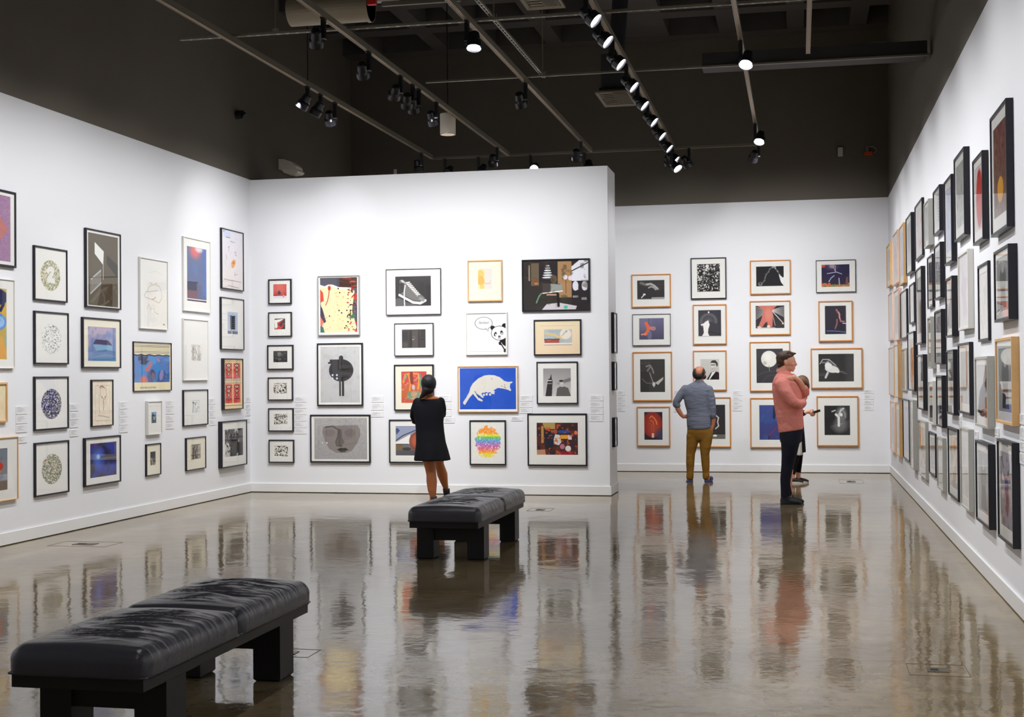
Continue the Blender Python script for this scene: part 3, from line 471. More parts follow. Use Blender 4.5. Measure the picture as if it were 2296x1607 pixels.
def portrait(A): A.g((206, 204, 198), (196, 192, 186)).e(.72, .26, .19, .2, (214, 210, 204)).p([(.52, .2), (.6, .06), (.8, .04), (.93, .18), (.92, .34), (.86, .36), (.82, .2), (.6, .17)], (60, 58, 58)).r(.55, .26, .8, .30, (60, 58, 58), .9).l([(.62, .46), (.74, .47)], .012, (90, 88, 86)).p([(.32, 1), (.55, .66), (.7, .58), (.95, .62), (1, .7), (1, 1)], (30, 28, 34)).p([(.44, .98), (.62, .64), (.72, .6), (.8, .62), (.6, .85), (.5, .98)], (236, 234, 230)).p([(.66, .42), (.84, .36), (.84, .6), (.7, .64)], (196, 192, 186))
def whitecurve(A): A.g((48, 46, 50), (54, 52, 52)).l([(.62, .3), (.74, .38), (.7, .5), (.74, .62), (.62, .7)], .025, (196, 194, 190)).l([(.5, .36), (.64, .34)], .02, (170, 168, 164)).e(.45, .2, .12, .14, (96, 94, 96), .7, 0, .8).r(0, .87, 1, 1, (110, 108, 104)).e(.6, .9, .08, .03, W_)
def chain(A):
    A.g((40, 38, 42), (44, 42, 46)).e(.66, .05, .06, .06, (170, 172, 170))
    q = [(.2, .86), (.3, .72), (.33, .55), (.36, .42), (.45, .28), (.5, .14), (.6, .05), (.7, .12), (.78, .26), (.85, .44)]
    A.l(q, .022, (96, 98, 96)); A.n(24, (206, 208, 204), .58, .64, .8, 4, np.clip(A.nm(4, 1)*0+1, 0, 1)*0)
    for i, (u, v) in enumerate(q): A.e(u, v, .03, .035, (176, 178, 174) if i > 5 else (120, 122, 118), .8)
    A.p([(.82, .42), (.9, .5), (1, .62), (1, 1), (.9, .82), (.86, .65)], (226, 228, 226)).p([(1, .55), (1, .98), (.88, .7)], W_).e(.15, .88, .08, .09, (130, 132, 128)).e(.15, .86, .04, .05, (60, 60, 60))
def golfer(A):
    A.g((44, 42, 46), (56, 56, 60))
    for k in range(9):
        t = k/8; A.l([(.48, .2), (0, .06+.55*t)], .008, (220, 214, 210), .8); A.l([(.52, .2), (1, .06+.45*t)], .008, (220, 214, 210), .8)
    A.l([(.55, .2), (.97, .8)], .014, (226, 214, 200)).e(.95, .8, .04, .04, (226, 190, 150)).l([(.56, .2), (.68, .88)], .01, (190, 170, 160)).p([(.05, 0), (.75, 0), (.66, .1), (.58, .22), (.6, .6), (.58, .95), (.42, .95), (.4, .7), (.32, .78), (.22, .97), (.08, .97), (.2, .6), (.28, .22), (.2, .12)], (206, 116, 102)).e(.45, .4, .12, .3, (230, 152, 134), .6, 0, .9).e(.12, .95, .07, .05, (226, 200, 180)).e(.45, .92, .06, .06, (230, 214, 190)).r(.1, .965, .68, .985, (226, 214, 206))
def milkbloom(A): A.g((66, 64, 68), (58, 56, 60)).e(.48, .3, .30, .24, (232, 230, 222), 1, 0, .05).e(.3, .34, .1, .12, (226, 224, 216)).e(.66, .3, .12, .14, (232, 230, 222)).e(.42, .24, .14, .12, (244, 242, 236), .8, 0, .6).e(.32, .42, .07, .05, (190, 186, 172), .9, 0, .6).l([(.48, .5), (.49, .64)], .012, (150, 150, 130)).l([(0, .8), (.3, .68), (.8, .64)], .008, (96, 96, 96)).l([(.2, 1), (.4, .8), (.9, .74)], .008, (90, 90, 90))
def bluenight(A): A.g((62, 80, 146), (60, 64, 120)).n(5, (62, 92, 156), .5, .7, .7, 3).p([(.62, 0), (.8, 0), (.72, .2), (.66, .45), (.58, .35)], (34, 38, 66)).l([(.05, .12), (.3, .2), (.6, .06)], .008, (110, 60, 150)).l([(.42, .97), (.46, .84), (.7, .66), (.9, .6)], .02, (150, 40, 70)).l([(.4, 1), (.42, .9)], .03, (60, 40, 70))
def circus(A): A.g((46, 44, 76), (60, 50, 70)).e(.38, .07, .1, .09, (240, 214, 180), .9, 0, .8).e(.06, .06, .08, .07, (206, 84, 60)).e(.36, .05, .25, .2, (120, 90, 130), .5, 0, .9).l([(.2, .4), (.42, .36), (.54, .34), (.72, .43)], .012, (196, 200, 220)).l([(.42, .1), (.5, .32), (.5, .06)], .01, (180, 180, 200)).l([(.45, .5), (.34, .6), (.27, .74)], .016, (170, 180, 220)).e(.27, .75, .02, .02, W_).r(.15, .9, 1, 1, (170, 130, 60)).n(12, (226, 120, 80), .55, .62, .9, 4, (A.V > .82)).l([(.62, .62), (.64, .92)], .02, (170, 170, 190)).l([(.9, .6), (.9, .85)], .03, (120, 90, 90)).n(12, (90, 150, 90), .64, .68, .8, 9, A.V > .86)
def diver(A): A.g((56, 52, 62), (48, 44, 56)).l([(.55, .14), (.62, .24), (.7, .3), (.68, .4), (.75, .55), (.9, .56)], .04, (190, 120, 116), .85).l([(.66, .22), (.7, .45)], .02, (230, 180, 170), .8).l([(.57, .48), (.57, .62), (.48, .8)], .035, (160, 110, 116), .85).l([(.84, .62), (1, .63)], .016, (236, 236, 244)).l([(.1, .88), (.5, .89), (1, .94)], .025, (96, 104, 150)).r(0, .95, 1, 1, (40, 40, 66))
def hummer(A): A.g((50, 49, 49), (56, 55, 54)).l([(0, .78), (.3, .74)], .012, (90, 90, 90)).l([(0, .72), (.2, .7)], .01, (84, 84, 84)).e(.38, .55, .2, .13, (226, 226, 222), 1, .15, .2).e(.28, .42, .1, .13, (236, 236, 232), 1, .4).e(.54, .63, .06, .06, (230, 230, 226)).l([(.2, .85), (.26, .68)], .03, (206, 206, 202)).l([(.04, .36), (.12, .2), (.3, .2), (.5, .42)], .012, (190, 190, 186)).l([(.08, .3), (.2, .32), (.3, .24)], .02, (150, 150, 146), .8).l([(.58, .64), (.8, .72)], .006, (150, 150, 146)).l([(.58, .62), (.74, .64)], .005, (140, 140, 136)).l([(.3, .3), (.5, .45)], .02, (120, 120, 116), .7)
def umbrella(A):
    A.g((44, 43, 45), (42, 41, 43)); A.e(.6, .66, .26, .25, (110, 110, 110), .8, 0, .6).e(.66, .3, .22, .26, (130, 130, 130), .8, 0, .5)
    for k in range(22):
        a = k*PI/21-.35; A.l([(.6, .6), (.6+.42*math.cos(a), .6+.32*math.sin(a))], .005, (160, 160, 158), .6)
    A.l([(.45, .3), (.56, .38), (.56, .68)], .045, (236, 236, 234)).l([(.56, .34), (.64, .16), (.74, .1)], .04, (206, 206, 204)).e(.66, .31, .055, .06, W_).l([(.3, .2), (.42, .16)], .025, (196, 196, 194)).l([(.64, .1), (.8, .25), (.82, .4)], .02, (176, 176, 174), .8)
def rw(kind, seed=0):
    def f(A):
        if kind == 'grey': A.g((170, 172, 170), (196, 196, 192)).n(6, (130, 130, 128), .5, .7, .7, seed)
        elif kind == 'dark': A.g((84, 82, 80), (60, 58, 58)).n(5, (150, 148, 144), .55, .7, .8, seed)
        elif kind == 'blue': A.g((214, 218, 234), (190, 196, 222)).n(5, (150, 160, 200), .55, .7, .6, seed)
        elif kind == 'red': A.r(0, 0, 1, 1, (214, 206, 204)).e(.55, .5, .4, .45, (196, 44, 40), 1, 0, .2).n(8, (150, 30, 34), .55, .7, .6, seed, A.em(.55, .5, .4, .45))
        elif kind == 'pink': A.r(0, 0, 1, 1, (228, 224, 222)).n(7, (226, 120, 130), .52, .62, .7, seed, A.em(.6, .5, .4, .5, 0, .4))
        elif kind == 'star': A.r(0, 0, 1, 1, (236, 232, 232)).p([(.35, .1), (.5, .3), (.9, .35), (.62, .55), (.75, .8), (.4, .9), (.3, .62), (.1, .45), (.33, .32)], (222, 206, 214))
        elif kind == 'strokes': A.g((112, 66, 52), (120, 96, 60)).n(22, (160, 100, 110), .5, .6, .8, seed, None, 2.2).n(20, (60, 40, 40), .55, .63, .8, seed+3, None, 2.2).e(.52, .72, .24, .14, (226, 160, 40))
        elif kind == 'figure': A.g((176, 178, 176), (160, 160, 158)).e(.5, .42, .28, .24, (120, 120, 118), 1, 0, .3).e(.5, .2, .13, .1, (190, 190, 188)).p([(.25, .95), (.32, .55), (.68, .55), (.8, .95)], (60, 58, 62))
        elif kind == 'dune': A.g((206, 204, 202), (222, 220, 218)).p([(0, .9), (.2, .5), (.55, .35), (.8, 0), (1, 0), (1, 1), (.3, 1)], (70, 64, 70)).n(30, (40, 36, 40), .5, .6, .6, seed, A.pm([(0, .9), (.2, .5), (.55, .35), (.8, 0), (1, 0), (1, 1), (.3, 1)]))
        elif kind == 'colour': A.g((214, 196, 160), (220, 216, 206)).n(4, (206, 120, 90), .55, .65, .8, seed).n(5, (120, 130, 110), .58, .68, .7, seed+2)
        elif kind == 'violet': A.g((196, 188, 196), (160, 150, 156)).e(.5, .45, .16, .12, (86, 84, 140)).e(.55, .65, .12, .2, (150, 80, 90)).n(9, (110, 104, 110), .55, .65, .6, seed)
        elif kind == 'faint': A.r(0, 0, 1, 1, (234, 231, 224)).n(5, (206, 204, 198), .5, .7, .7, seed)
        elif kind == 'writing': A.r(0, 0, 1, 1, (226, 226, 228)); [A.r(.62, .08+i*.09, .8, .12+i*.09, (60, 56, 64)) for i in range(9)]
    return f
# ------------------------------------------------ left wall
SH = None
f = framed
f('L', (-78, 37, 432, 601, 'R'), "thin black frame with a mauve print and orange diamond, cut by the photo's left edge", bw=.02, rect=(.06, .07, .90, .93), art=diamond, d=.03)
f('L', (-92, 34, 628, 826, 'R'), 'pale frame with a yellow and blue abstract print at the left edge of the photo', WFR, bw=.008, rect=(.1, .11, .86, .9), art=abstract_yb, d=.03)
f('L', (-72, 18, 857, 946, 'R'), 'light wood frame with a cream sheet, cut off by the left edge of the photo', TAN, bw=.02, art=cream, d=.03)
f('L', (-84, 42, 978, 1118, 'R'), "thin gold frame with a grey still life with red pot, lowest at the left edge", TAN, bw=.009, rect=(.1, .17, .81, .83), art=redpot, d=.035)
f('L', (78, 152, 549, 672), 'black frame with a dotted olive oval showing a pale numeral 2', art=plate((120, 124, 84), (160, 158, 110), (196, 176, 80), True, 1), d=.026)
f('L', (79, 155, 696, 816), 'black frame with an oval of loose black marks on white', art=plate((60, 58, 56), (250, 250, 246), None, False, 5, .6), d=.026)
f('L', (79, 155, 844, 966), 'black frame with a dense indigo dotted oval', art=plate((46, 42, 84), (60, 60, 96), (96, 80, 80), False, 9, .42), d=.026)
f('L', (80, 156, 993, 1115), 'black frame with a green dotted oval with orange specks, lowest of the oval prints', art=plate((96, 112, 78), (120, 126, 96), (226, 150, 96), False, 13, .46), d=.026)
f('L', (194, 272, 510, 688), 'tall black frame with a brown photograph of a stairwell and skylight', rect=(.07, .05, .93, .97), art=stairs, d=.032)
f('L', (187, 272, 710, 825), 'black frame with a cream mat and a hazy blue picture of a roof', rect=(.14, .18, .88, .86), mb=MATC, art=blueroof, d=.032)
f('L', (207, 255, 851, 957), 'narrow black frame with a faint pencil drawing of a head', bw=.011, art=headsketch, d=.026)
f('L', (192, 272, 982, 1092), 'black frame with a glowing deep blue nebula-like picture', rect=(.15, .13, .89, .84), art=nebula, d=.035)
f('L', (315, 377.5, 575, 736), 'tall white frame with a faint cartoon dinosaur outline drawing', WFR, bw=.012, art=dinosketch, d=.028)
fp, fw, fh, fd = f('L', (300.5, 385.5, 765, 877.5), 'wide black frame with an underwater fish poster under yellow stripes', bw=.008, art=fishposter, d=.02)
lettering(fp, 'Save Our Planet  Save Our Water', .036, -fw*.12, -fh*.445, -fd+.0098, mat('poster_ink', (140, 134, 120), .8), .8)
f('L', (333, 364.5, 899, 975.5), 'small white box frame with a tiny blue landscape', WFR, bw=.012, rect=(.27, .33, .62, .66), art=bluesmall, d=.04)
f('L', (329.5, 362, 996, 1068), "small black frame with a tiny dark picture on cream mat, lowest under fish poster", bw=.011, rect=(.29, .25, .66, .68), mb=MATC, art=darkstreet, d=.026)
f('L', (412.5, 473, 529, 696), 'tall white frame with a blue and pink night view of a parapet', WFR, bw=.012, rect=(.14, .12, .86, .86), art=bluelight, d=.028)
f('L', (412.5, 468, 713, 853), 'white frame with a small faint drawing of grey towers', WFR, bw=.012, rect=(.32, .42, .73, .68), mb=MATW, art=faintcity, d=.028)
f('L', (412.5, 467.5, 874, 956), 'black frame with a wide white mat and a small pale brush drawing', bw=.013, rect=(.35, .30, .68, .66), art=pool, d=.026)
f('L', (419, 462.6, 982, 1056), 'small black frame with a cream mat and a grey interior view', bw=.011, rect=(.25, .22, .75, .68), mb=MATC, art=interior, d=.028)
f('L', (498, 547, 510, 646), 'tall black frame with a pale map-like drawing with an orange patch', bw=.012, art=mapsketch, d=.032)
f('L', (497, 548, 665, 783), 'black frame with a small blue picture of zigzag stairs on a white mat', bw=.012, rect=(.29, .27, .74, .70), art=blinds, d=.032)
f('L', (503.5, 546, 803, 919), 'thick black frame with four red ornamental panels', bw=.011, art=panels, d=.05)
f('L', (498.5, 554.5, 945, 1050), 'deep black frame with a black and white photograph of water, lowest beside the corner', bw=.014, rect=(.13, .18, .86, .78), art=pondphoto, d=.06)
# ------------------------------------------------ partition
g6 = 'column of six small black frames on the partition'
f('P', (601, 652.8, 626, 682), "small black frame with a red seated-figure picture, topmost of the six small frames", bw=.017, rect=(.21, .2, .79, .79), art=redbuddha, group=g6)
f('P', (601, 653.4, 700, 755), 'small black frame with a red, white and grey abstract picture', bw=.014, rect=(.26, .26, .72, .7), art=redwhite, group=g6)
f('P', (598.7, 657, 773.5, 829), 'small black frame with a dark square photograph, third from the top of the six', bw=.017, rect=(.23, .24, .77, .7), art=skeletonphoto, group=g6)
f('P', (600, 656, 846, 897.6), 'small black frame with a sepia scribble print, topmost of the three scribble prints', bw=.014, rect=(.23, .25, .76, .71), art=scribble(3), group=g6)
f('P', (601, 657.3, 915, 967), 'small black frame with a sepia scribble print, middle of the three scribble prints', bw=.014, rect=(.22, .25, .75, .7), art=scribble(21), group=g6)
f('P', (602, 658.6, 985.5, 1037), 'small black frame with a sepia scribble print, lowest of the six small frames', bw=.014, rect=(.22, .26, .76, .73), art=scribble(40), group=g6)
f('P', (712, 805.5, 619, 752.5), 'thin silver frame with a cream and grey paint-splattered abstract', SILV, bw=.011, rect=(.055, .03, .945, .95), art=splash, d=.04)
f('P', (710.6, 813, 769.6, 910), 'black frame with a dark round shape on a stem over grey', bw=.018, rect=(.07, .06, .93, .95), art=greycart)
f('P', (695, 830, 929.5, 1036.5), 'wide black frame with a grey mask-like face with dark lips', bw=.019, rect=(.065, .07, .945, .935), art=facemask)
f('P', (865, 988, 604, 706.5), 'thin silver frame with a black and white photograph of a laced sneaker', DSILV, bw=.007, rect=(.17, .16, .82, .81), art=sneaker)
f('P', (884, 971.3, 725, 798), 'thin black frame with a small dark grey photograph of a door, under the sneaker photograph', BLK, bw=.008, rect=(.19, .19, .8, .76), art=greydoor)
f('P', (883.3, 972, 817.5, 920.5), 'black frame with a red and orange abstract, partly behind the woman in black', bw=.017, rect=(.18, .15, .82, .835), mb=MATC, art=redabstract)
f('P', (872, 984, 940.5, 1037.5), 'black frame with a picture of a copper ring, mostly behind the woman in black', bw=.017, rect=(.13, .15, .87, .83), art=donut)
f('P', (1048, 1125.5, 584, 676), 'light wood frame with a small gold and grey sketch on cream', TAN, bw=.016, rect=(.3, .22, .705, .7), mb=MATC, art=goldsketch)
pr, pw_, ph_, pd = f('P', (1044, 1137, 701, 796), 'white frame with a cartoon panda and a speech bubble', WFR, bw=.014, art=panda)
lettering(pr, 'Bamboo!', .052, -pw_*.06, ph_*.235, -pd+.0098, mat('bubble_ink', (90, 90, 96), .8), .75, .2)
f('P', (1026, 1161, 821, 924), 'pale wood frame with a white cat on bright blue', TAN, bw=.012, rect=(.033, .045, .967, .94), art=bluecat)
f('P', (1052.6, 1134, 942, 1042), 'black frame with a rainbow scribble on white', bw=.016, art=rainbow)
f('P', (1170, 1322.5, 582.5, 699), 'large black frame with a dark photograph of a room with a piano and arched window', bw=.014, rect=(.02, .03, .98, .97), mb=BLK, art=pianoroom)
f('P', (1196.6, 1303, 717, 797), 'black frame with a cream sheet bearing a small grey-blue print with a disc', bw=.017, art=plateprint)
f('P', (1203, 1295.5, 811, 905.6), 'black frame with a black and white photograph of a tower and a person from below', bw=.015, rect=(.16, .16, .83, .82), art=towerphoto)
f('P', (1182.5, 1315.8, 927, 1044), 'black frame with a colourful market scene photograph, lowest on the right of the partition', bw=.018, rect=(.155, .175, .85, .79), art=marketphoto)
ge = 'three black frames on the narrow end of the partition'
f('E', (1377.3, 1384.4, 700, 791.5), 'tall black frame, topmost on the narrow end of the partition', bw=.02, rect=(.15, .12, .85, .88), art=rw('grey', 2), group=ge, d=.042)
f('E', (1378.2, 1384, 810.5, 875), 'black frame, middle of the three on the narrow end of the partition', bw=.02, rect=(.2, .2, .8, .8), art=rw('grey', 5), group=ge, d=.042)
f('E', (1379.3, 1385, 936, 1002.5), 'black frame, lowest on the narrow end of the partition', bw=.02, rect=(.2, .2, .8, .8), art=rw('dark', 5), group=ge, d=.042)
# ------------------------------------------------ back wall
f('B', (1415.7, 1504, 615.5, 689.5), 'oak frame with a black and white photograph of a glassy swoosh', OAK, bw=.017, rect=(.145, .18, .84, .76), art=swoosh)
f('B', (1418, 1503.5, 704.6, 775), 'thin black frame with an orange burst on a blue-grey ground', DSILV, bw=.008, rect=(.175, .13, .825, .81), art=orangeburst)
xr, xw, xh, xd = f('B', (1418.5, 1506.8, 789, 899), 'large oak frame with a dark photograph of a leaping figure with a wing-like arm', OAK, bw=.018, rect=(.19, .15, .82, .82), art=acrobat)
lettering(xr, 'KXX', .075, -xw*.17, xh*.245, -xd+.0132, mat('faded_red_ink', (96, 70, 74), .8))
f('B', (1428, 1502.5, 911.5, 1000), 'oak frame with a red balloon-like photograph, lowest in the first column of the back wall', OAK, bw=.017, rect=(.22, .135, .77, .84), art=redballoon)
f('B', (1548.6, 1628.6, 578.5, 671), 'black frame with bright spots scattered on black', bw=.017, rect=(.18, .15, .82, .82), art=lightspots)
f('B', (1553.5, 1629, 683, 772.5), 'oak frame with a white figure inside a wheel of loops', OAK, bw=.017, rect=(.16, .14, .84, .81), art=loops)
f('B', (1554, 1629, 786, 875.6), "oak frame with a portrait of a person in a dark jacket, behind the bald man", OAK, bw=.017, rect=(.22, .22, .78, .73), art=portrait)
f('B', (1556, 1638.6, 890.5, 1002.5), 'oak frame with a dark photograph of a white curve, mostly behind the bald man', OAK, bw=.017, rect=(.15, .15, .85, .835), art=whitecurve)
f('B', (1681.7, 1773, 584, 660.5), 'oak frame with a chain of glass drops arching over black', OAK, bw=.017, rect=(.15, .18, .83, .76), art=chain)
f('B', (1681, 1772.5, 675, 751.6), 'oak frame with a coral pink figure swinging radiating lines', OAK, bw=.017, rect=(.145, .14, .85, .8), art=golfer)
f('B', (1681, 1772, 766.5, 877.5), "oak frame with round white splash on dark, left of the pink-shirted man's head", OAK, bw=.017, rect=(.165, .14, .82, .83), art=milkbloom)
f('B', (1682.3, 1775, 892, 1003.8), 'oak frame with a deep blue picture, partly behind the man in pink', OAK, bw=.017, rect=(.22, .145, .78, .84), art=bluenight)
f('B', (1829.6, 1919, 583.6, 656), 'thin black frame with a dark circus scene under a lamp', BLK, bw=.009, rect=(.14, .14, .845, .83), art=circus)
f('B', (1835.2, 1912, 675, 765.8), 'oak frame with a small pink diver on black', OAK, bw=.018, rect=(.19, .12, .81, .82), art=diver, d=.045)
f('B', (1818, 1934, 781, 871), 'wide oak frame with a white bird in flight on black', OAK, bw=.018, rect=(.15, .14, .835, .83), art=hummer, d=.045)
f('B', (1831.3, 1925, 888, 1000), "oak frame with a ghostly umbrella-like figure on black, lowest right on the back wall", OAK, bw=.018, rect=(.185, .19, .8, .78), art=umbrella, d=.045)
# ------------------------------------------------ right wall: rows from the far corner to the near end
RW = [
 ('top', [(1987.3, 1995.6, 542, 639, TAN, 'grey', 'light wood'), (2000.6, 2011.4, 513, 633, PINKW, 'pink', 'pale pinkish wood'), (2015.7, 2025.3, 497, 634, TAN, 'blue', 'tan wood'),
          (2030.5, 2042.7, 474, 609, BLK, 'grey', 'deep black'), (2050.6, 2066.8, 441, 572, BLK, 'pink', 'black', .03), (2071.2, 2081.3, 444, 549, GREYF, 'grey', 'speckled grey', .06), (2091.4, 2106, 412, 517, BLK, 'writing', 'black'),
          (2116.5, 2132.5, 388, 586, BLK, 'blue', 'very tall black'), (2138.5, 2161, 326.6, 526.4, BLK, 'grey', 'tall black'), (2180, 2202, 335, 536.6, BLK, 'red', 'tall black'), (2219.6, 2256, 217, 509, BLK, 'strokes', 'largest black')]),
 ('second', [(1991.5, 2000.5, 652.5, 762, PINKW, 'faint', 'pale pinkish wood', .03), (2003.5, 2014, 644.6, 762, PINKW, 'grey', 'pale wood'), (2018, 2032, 646, 757, BLK, 'faint', 'black', .03), (2038.4, 2048.8, 631.6, 723, BLK, 'faint', 'small black', .03),
             (2052.3, 2065.4, 595, 770, BLK, 'dark', 'tall black'), (2078.6, 2090, 567.7, 688, BLK, 'dark', 'black', .03), (2094, 2107.8, 540.8, 667, BLK, 'grey', 'black'), (2119.6, 2134, 617, 754, BLK, 'dune', 'black', .06),
             (2147.5, 2169.7, 556.6, 736, WFR, 'star', 'white'), (2192, 2215, 583, 763, BLK, 'faint', 'slim black', .022), (2228, 2260.7, 545, 715.5, BLK, 'figure', 'thick black', .06)]),
 ('third', [(1992.4, 2002.3, 777, 887, PINKW, 'faint', 'pale pinkish wood', .025), (2003.8, 2013, 771, 892, TAN, 'faint', 'tan wood', .06), (2020.5, 2031.5, 780, 877, GREYF, 'faint', 'cream edged', .02), (2034.5, 2048.7, 741.5, 877, BLK, 'colour', 'black'),
            (2055.7, 2069.6, 794, 920, BLK, 'figure', 'black'), (2079.3, 2086.8, 709, 826, GREYF, 'colour', 'pale silver', .055), (2095, 2110, 692, 816, BLK, 'grey', 'black'), (2121.8, 2137.5, 783, 931, BLK, 'figure', 'black'),
            (2147.8, 2173.5, 766, 931, BLK, 'grey', 'black', .035), (2185.3, 2213.4, 798, 961.6, GREYF, 'dune', 'speckled grey', .055), (2231.4, 2268.3, 754, 955, TAN, 'figure', 'brown wood')]),
 ('fourth', [(2081, 2091.5, 854, 952, WFR, 'dark', 'slim white', .035), (2098.8, 2111.6, 841.6, 959, BLK, 'figure', 'black')]),
 ('bottom', [(1995.8, 2004, 901, 1014, PINKW, 'grey', 'pink wood', .04), (2008, 2016.6, 905, 1025, TAN, 'grey', 'brown wood', .045), (2023.8, 2037.7, 897, 1036, BLK, 'blue', 'thin black', .022), (2039.8, 2047.3, 897.6, 1053, GREYF, 'colour', 'grey metal', .055),
             (2058, 2075, 946, 1075, GREYF, 'colour', 'silver', .035), (2082, 2096.6, 972.6, 1071, BLK, 'grey', 'small black', .02), (2100.6, 2113.4, 983, 1102, GREYF, 'faint', 'silver grey', .04), (2125, 2147, 962.8, 1124.7, BLK, 'colour', 'slim black', .02),
             (2153, 2172, 963, 1147, GREYF, 'faint', 'silver', .045), (2187, 2216.5, 997, 1187, BLK, 'figure', 'deep black', .052), (2236, 2270, 993.5, 1229.5, BLK, 'violet', 'deep black', .05)])]
RD = dict(grey='a grey print', pink='a red-marked print', blue='a pale blue print', writing='dark characters', red='a solid red form', strokes='brown strokes', faint='a faint pale print', dark='a dark photograph',
          dune='a dark curved form', star='a pale mauve star shape', figure='a dark figure', colour='a coloured print', violet='a violet-marked print')
OR = ['', 'second ', 'third ', 'fourth ', 'fifth ', 'sixth ', 'seventh ', 'eighth ', 'ninth ', 'tenth ', 'eleventh ']
for row, items in RW:
    for i, it in enumerate(items):
        x0, x1, yt, yb, fm, k, desc = it[:7]; dd = it[7] if len(it) > 7 else .05
        n = len(items)-1-i
        pos = ('nearer' if n == 0 else 'farther')+' of the low pair between rows' if row == 'fourth' else (f'{OR[n]}from near end, {row} row' if n else f'nearest in {row} row')
        big = (x1-x0) > 20
        f('R', (x0, x1, yt, yb, 'R'), f'{desc} frame, {RD[k].split(" ", 1)[1] if RD[k][:2] == "a " else RD[k]}, {pos}, right wall', fm, d=dd, bw=.02 if big else .018, rect=(.12, .12, .88, .86) if k != 'star' else (.05, .04, .95, .96), art=rw(k, 3+i*2), group='framed pictures on the right wall')
# ------------------------------------------------ caption cards
def card(wall, px, label, group):
    xl, xr, yt, yb = px
    if wall in 'PB':
        Y = {'P': YP, 'B': YB}[wall]; a, b = atY(xl, yt, Y), atY(xr, yb, Y); w = abs(b.x-a.x); loc = ((a.x+b.x)/2, Y, (a.z+b.z)/2)
    else:
        X = {'L': XL, 'R': XR, 'E': XE}[wall]; a, b = atX(xl, yt, X), atX(xr, yt, X); w = abs(b.y-a.y); c_ = atX(xl, yb, X); b = Vector((X, b.y, c_.z)); loc = (X, (a.y+b.y)/2, (a.z+c_.z)/2)
    h = abs(a.z-b.z); h = max(.05, h)
    bm = bmesh.new(); box(bm, -w/2, -.006, -h/2, w/2, 0, h/2)
    for k in range(5):
        z = h*.34-k*h*.13; L_ = (.35, .62, .5, .66, .4)[(k+FCOUNT[0]) % 5]
        box(bm, -w*.40, -.0066, z-.0022, -w*.40+w*L_, -.006, z+.0022, 1)
    o = obj('caption_card', bm, CARD, mats=[CARD, INK]); o.location = loc; o.rotation_euler = (0, 0, ROT[wall]); FCOUNT[0] += 1
    return tag(o, label, 'caption card', group)
OT = {2: ['upper', 'lower'], 3: ['topmost', 'middle', 'lowest'], 4: ['topmost', 'second from top', 'third from top', 'lowest'], 5: ['topmost', 'second from top', 'middle', 'fourth from top', 'lowest'], 6: ['topmost', 'second from top', 'third from top', 'fourth from top', 'fifth from top', 'lowest']}
def stack(wall, x0, x1, ys, where):
    for i, (a, b) in enumerate(ys): card(wall, (x0, x1, a, b), f'{OT[len(ys)][i]} caption card in stack {where}', 'caption cards '+where)
stack('L', 35, 60, [(911, 929), (932, 950), (953, 970), (979, 994)], 'left of the dotted oval prints')
stack('L', 156, 175, [(906, 922), (925, 941), (943, 959), (963, 979)], 'right of the indigo dotted oval')
stack('L', 266.5, 286, [(901, 917), (919, 935), (937, 953), (955, 970)], 'right of the head drawing')
stack('L', 371.8, 389.5, [(898.5, 912.5), (914.5, 928.5), (931.5, 945.5), (948.5, 962)], 'right of the small white box frame')
stack('L', 468, 482, [(893.5, 906.5), (909, 923), (925, 937), (940, 953.5)], 'right of the pale brush drawing')
stack('L', 550, 562.5, [(890, 902), (906, 918), (920, 932), (938, 947)], 'beside the corner of the left wall')
stack('P', 660, 687.6, [(889.4, 901), (903, 915), (917, 929.3), (931, 943.6), (945.5, 958.3), (960.3, 972.4)], 'right of the six small frames')
stack('P', 832.7, 860, [(888.5, 901.5), (904.6, 919.4), (922.8, 934.5)], 'right of the dark round shape print')
stack('P', 984, 1012, [(887, 900), (902.5, 917), (919.5, 933.5)], 'between the woman in black and the blue cat')
stack('P', 1165.5, 1194, [(886.5, 899.2), (900.8, 913), (914.8, 926.3)], 'between the blue cat and the tower photograph')
stack('P', 1322.5, 1352.5, [(886.5, 898.3), (900.8, 913.6), (916, 928.6), (930.7, 944.5)], 'at the right end of the partition')
card('P', (995, 1019.5, 936, 948), 'single white caption card between the woman in black and the rainbow print', 'single caption cards')
card('P', (1146, 1172.5, 934, 943.5), 'single white caption card under the right corner of the blue cat frame', 'single caption cards')
stack('B', 1384, 1401.5, [(876, 886.5), (889, 898.5), (900.5, 909.5), (912, 922)], 'just right of the partition end')
stack('B', 1511, 1530, [(875, 885.5), (888, 898), (901, 911), (913, 923)], 'left of the bald man')
stack('B', 1642.6, 1663.5, [(876, 887), (889, 898.5), (900.5, 910), (911.5, 921)], 'between the bald man and man in pink')
stack('B', 1937, 1958.5, [(874, 882), (885, 895), (897.5, 907), (909.5, 919.5)], 'at the right end of the back wall')
stack('R', 2288, 2300, [(927, 950), (956, 984), (988, 1010), (1014, 1038)], 'at the right edge of the photo')
stack('R', 2231.5, 2241, [(958, 974), (977, 991)], 'under the brown wood frame')
stack('R', 2186.5, 2194, [(966, 979), (981, 993)], 'under the speckled grey frame')
stack('R', 2150, 2156, [(932, 944), (946, 958)], 'between third and bottom rows, right wall')
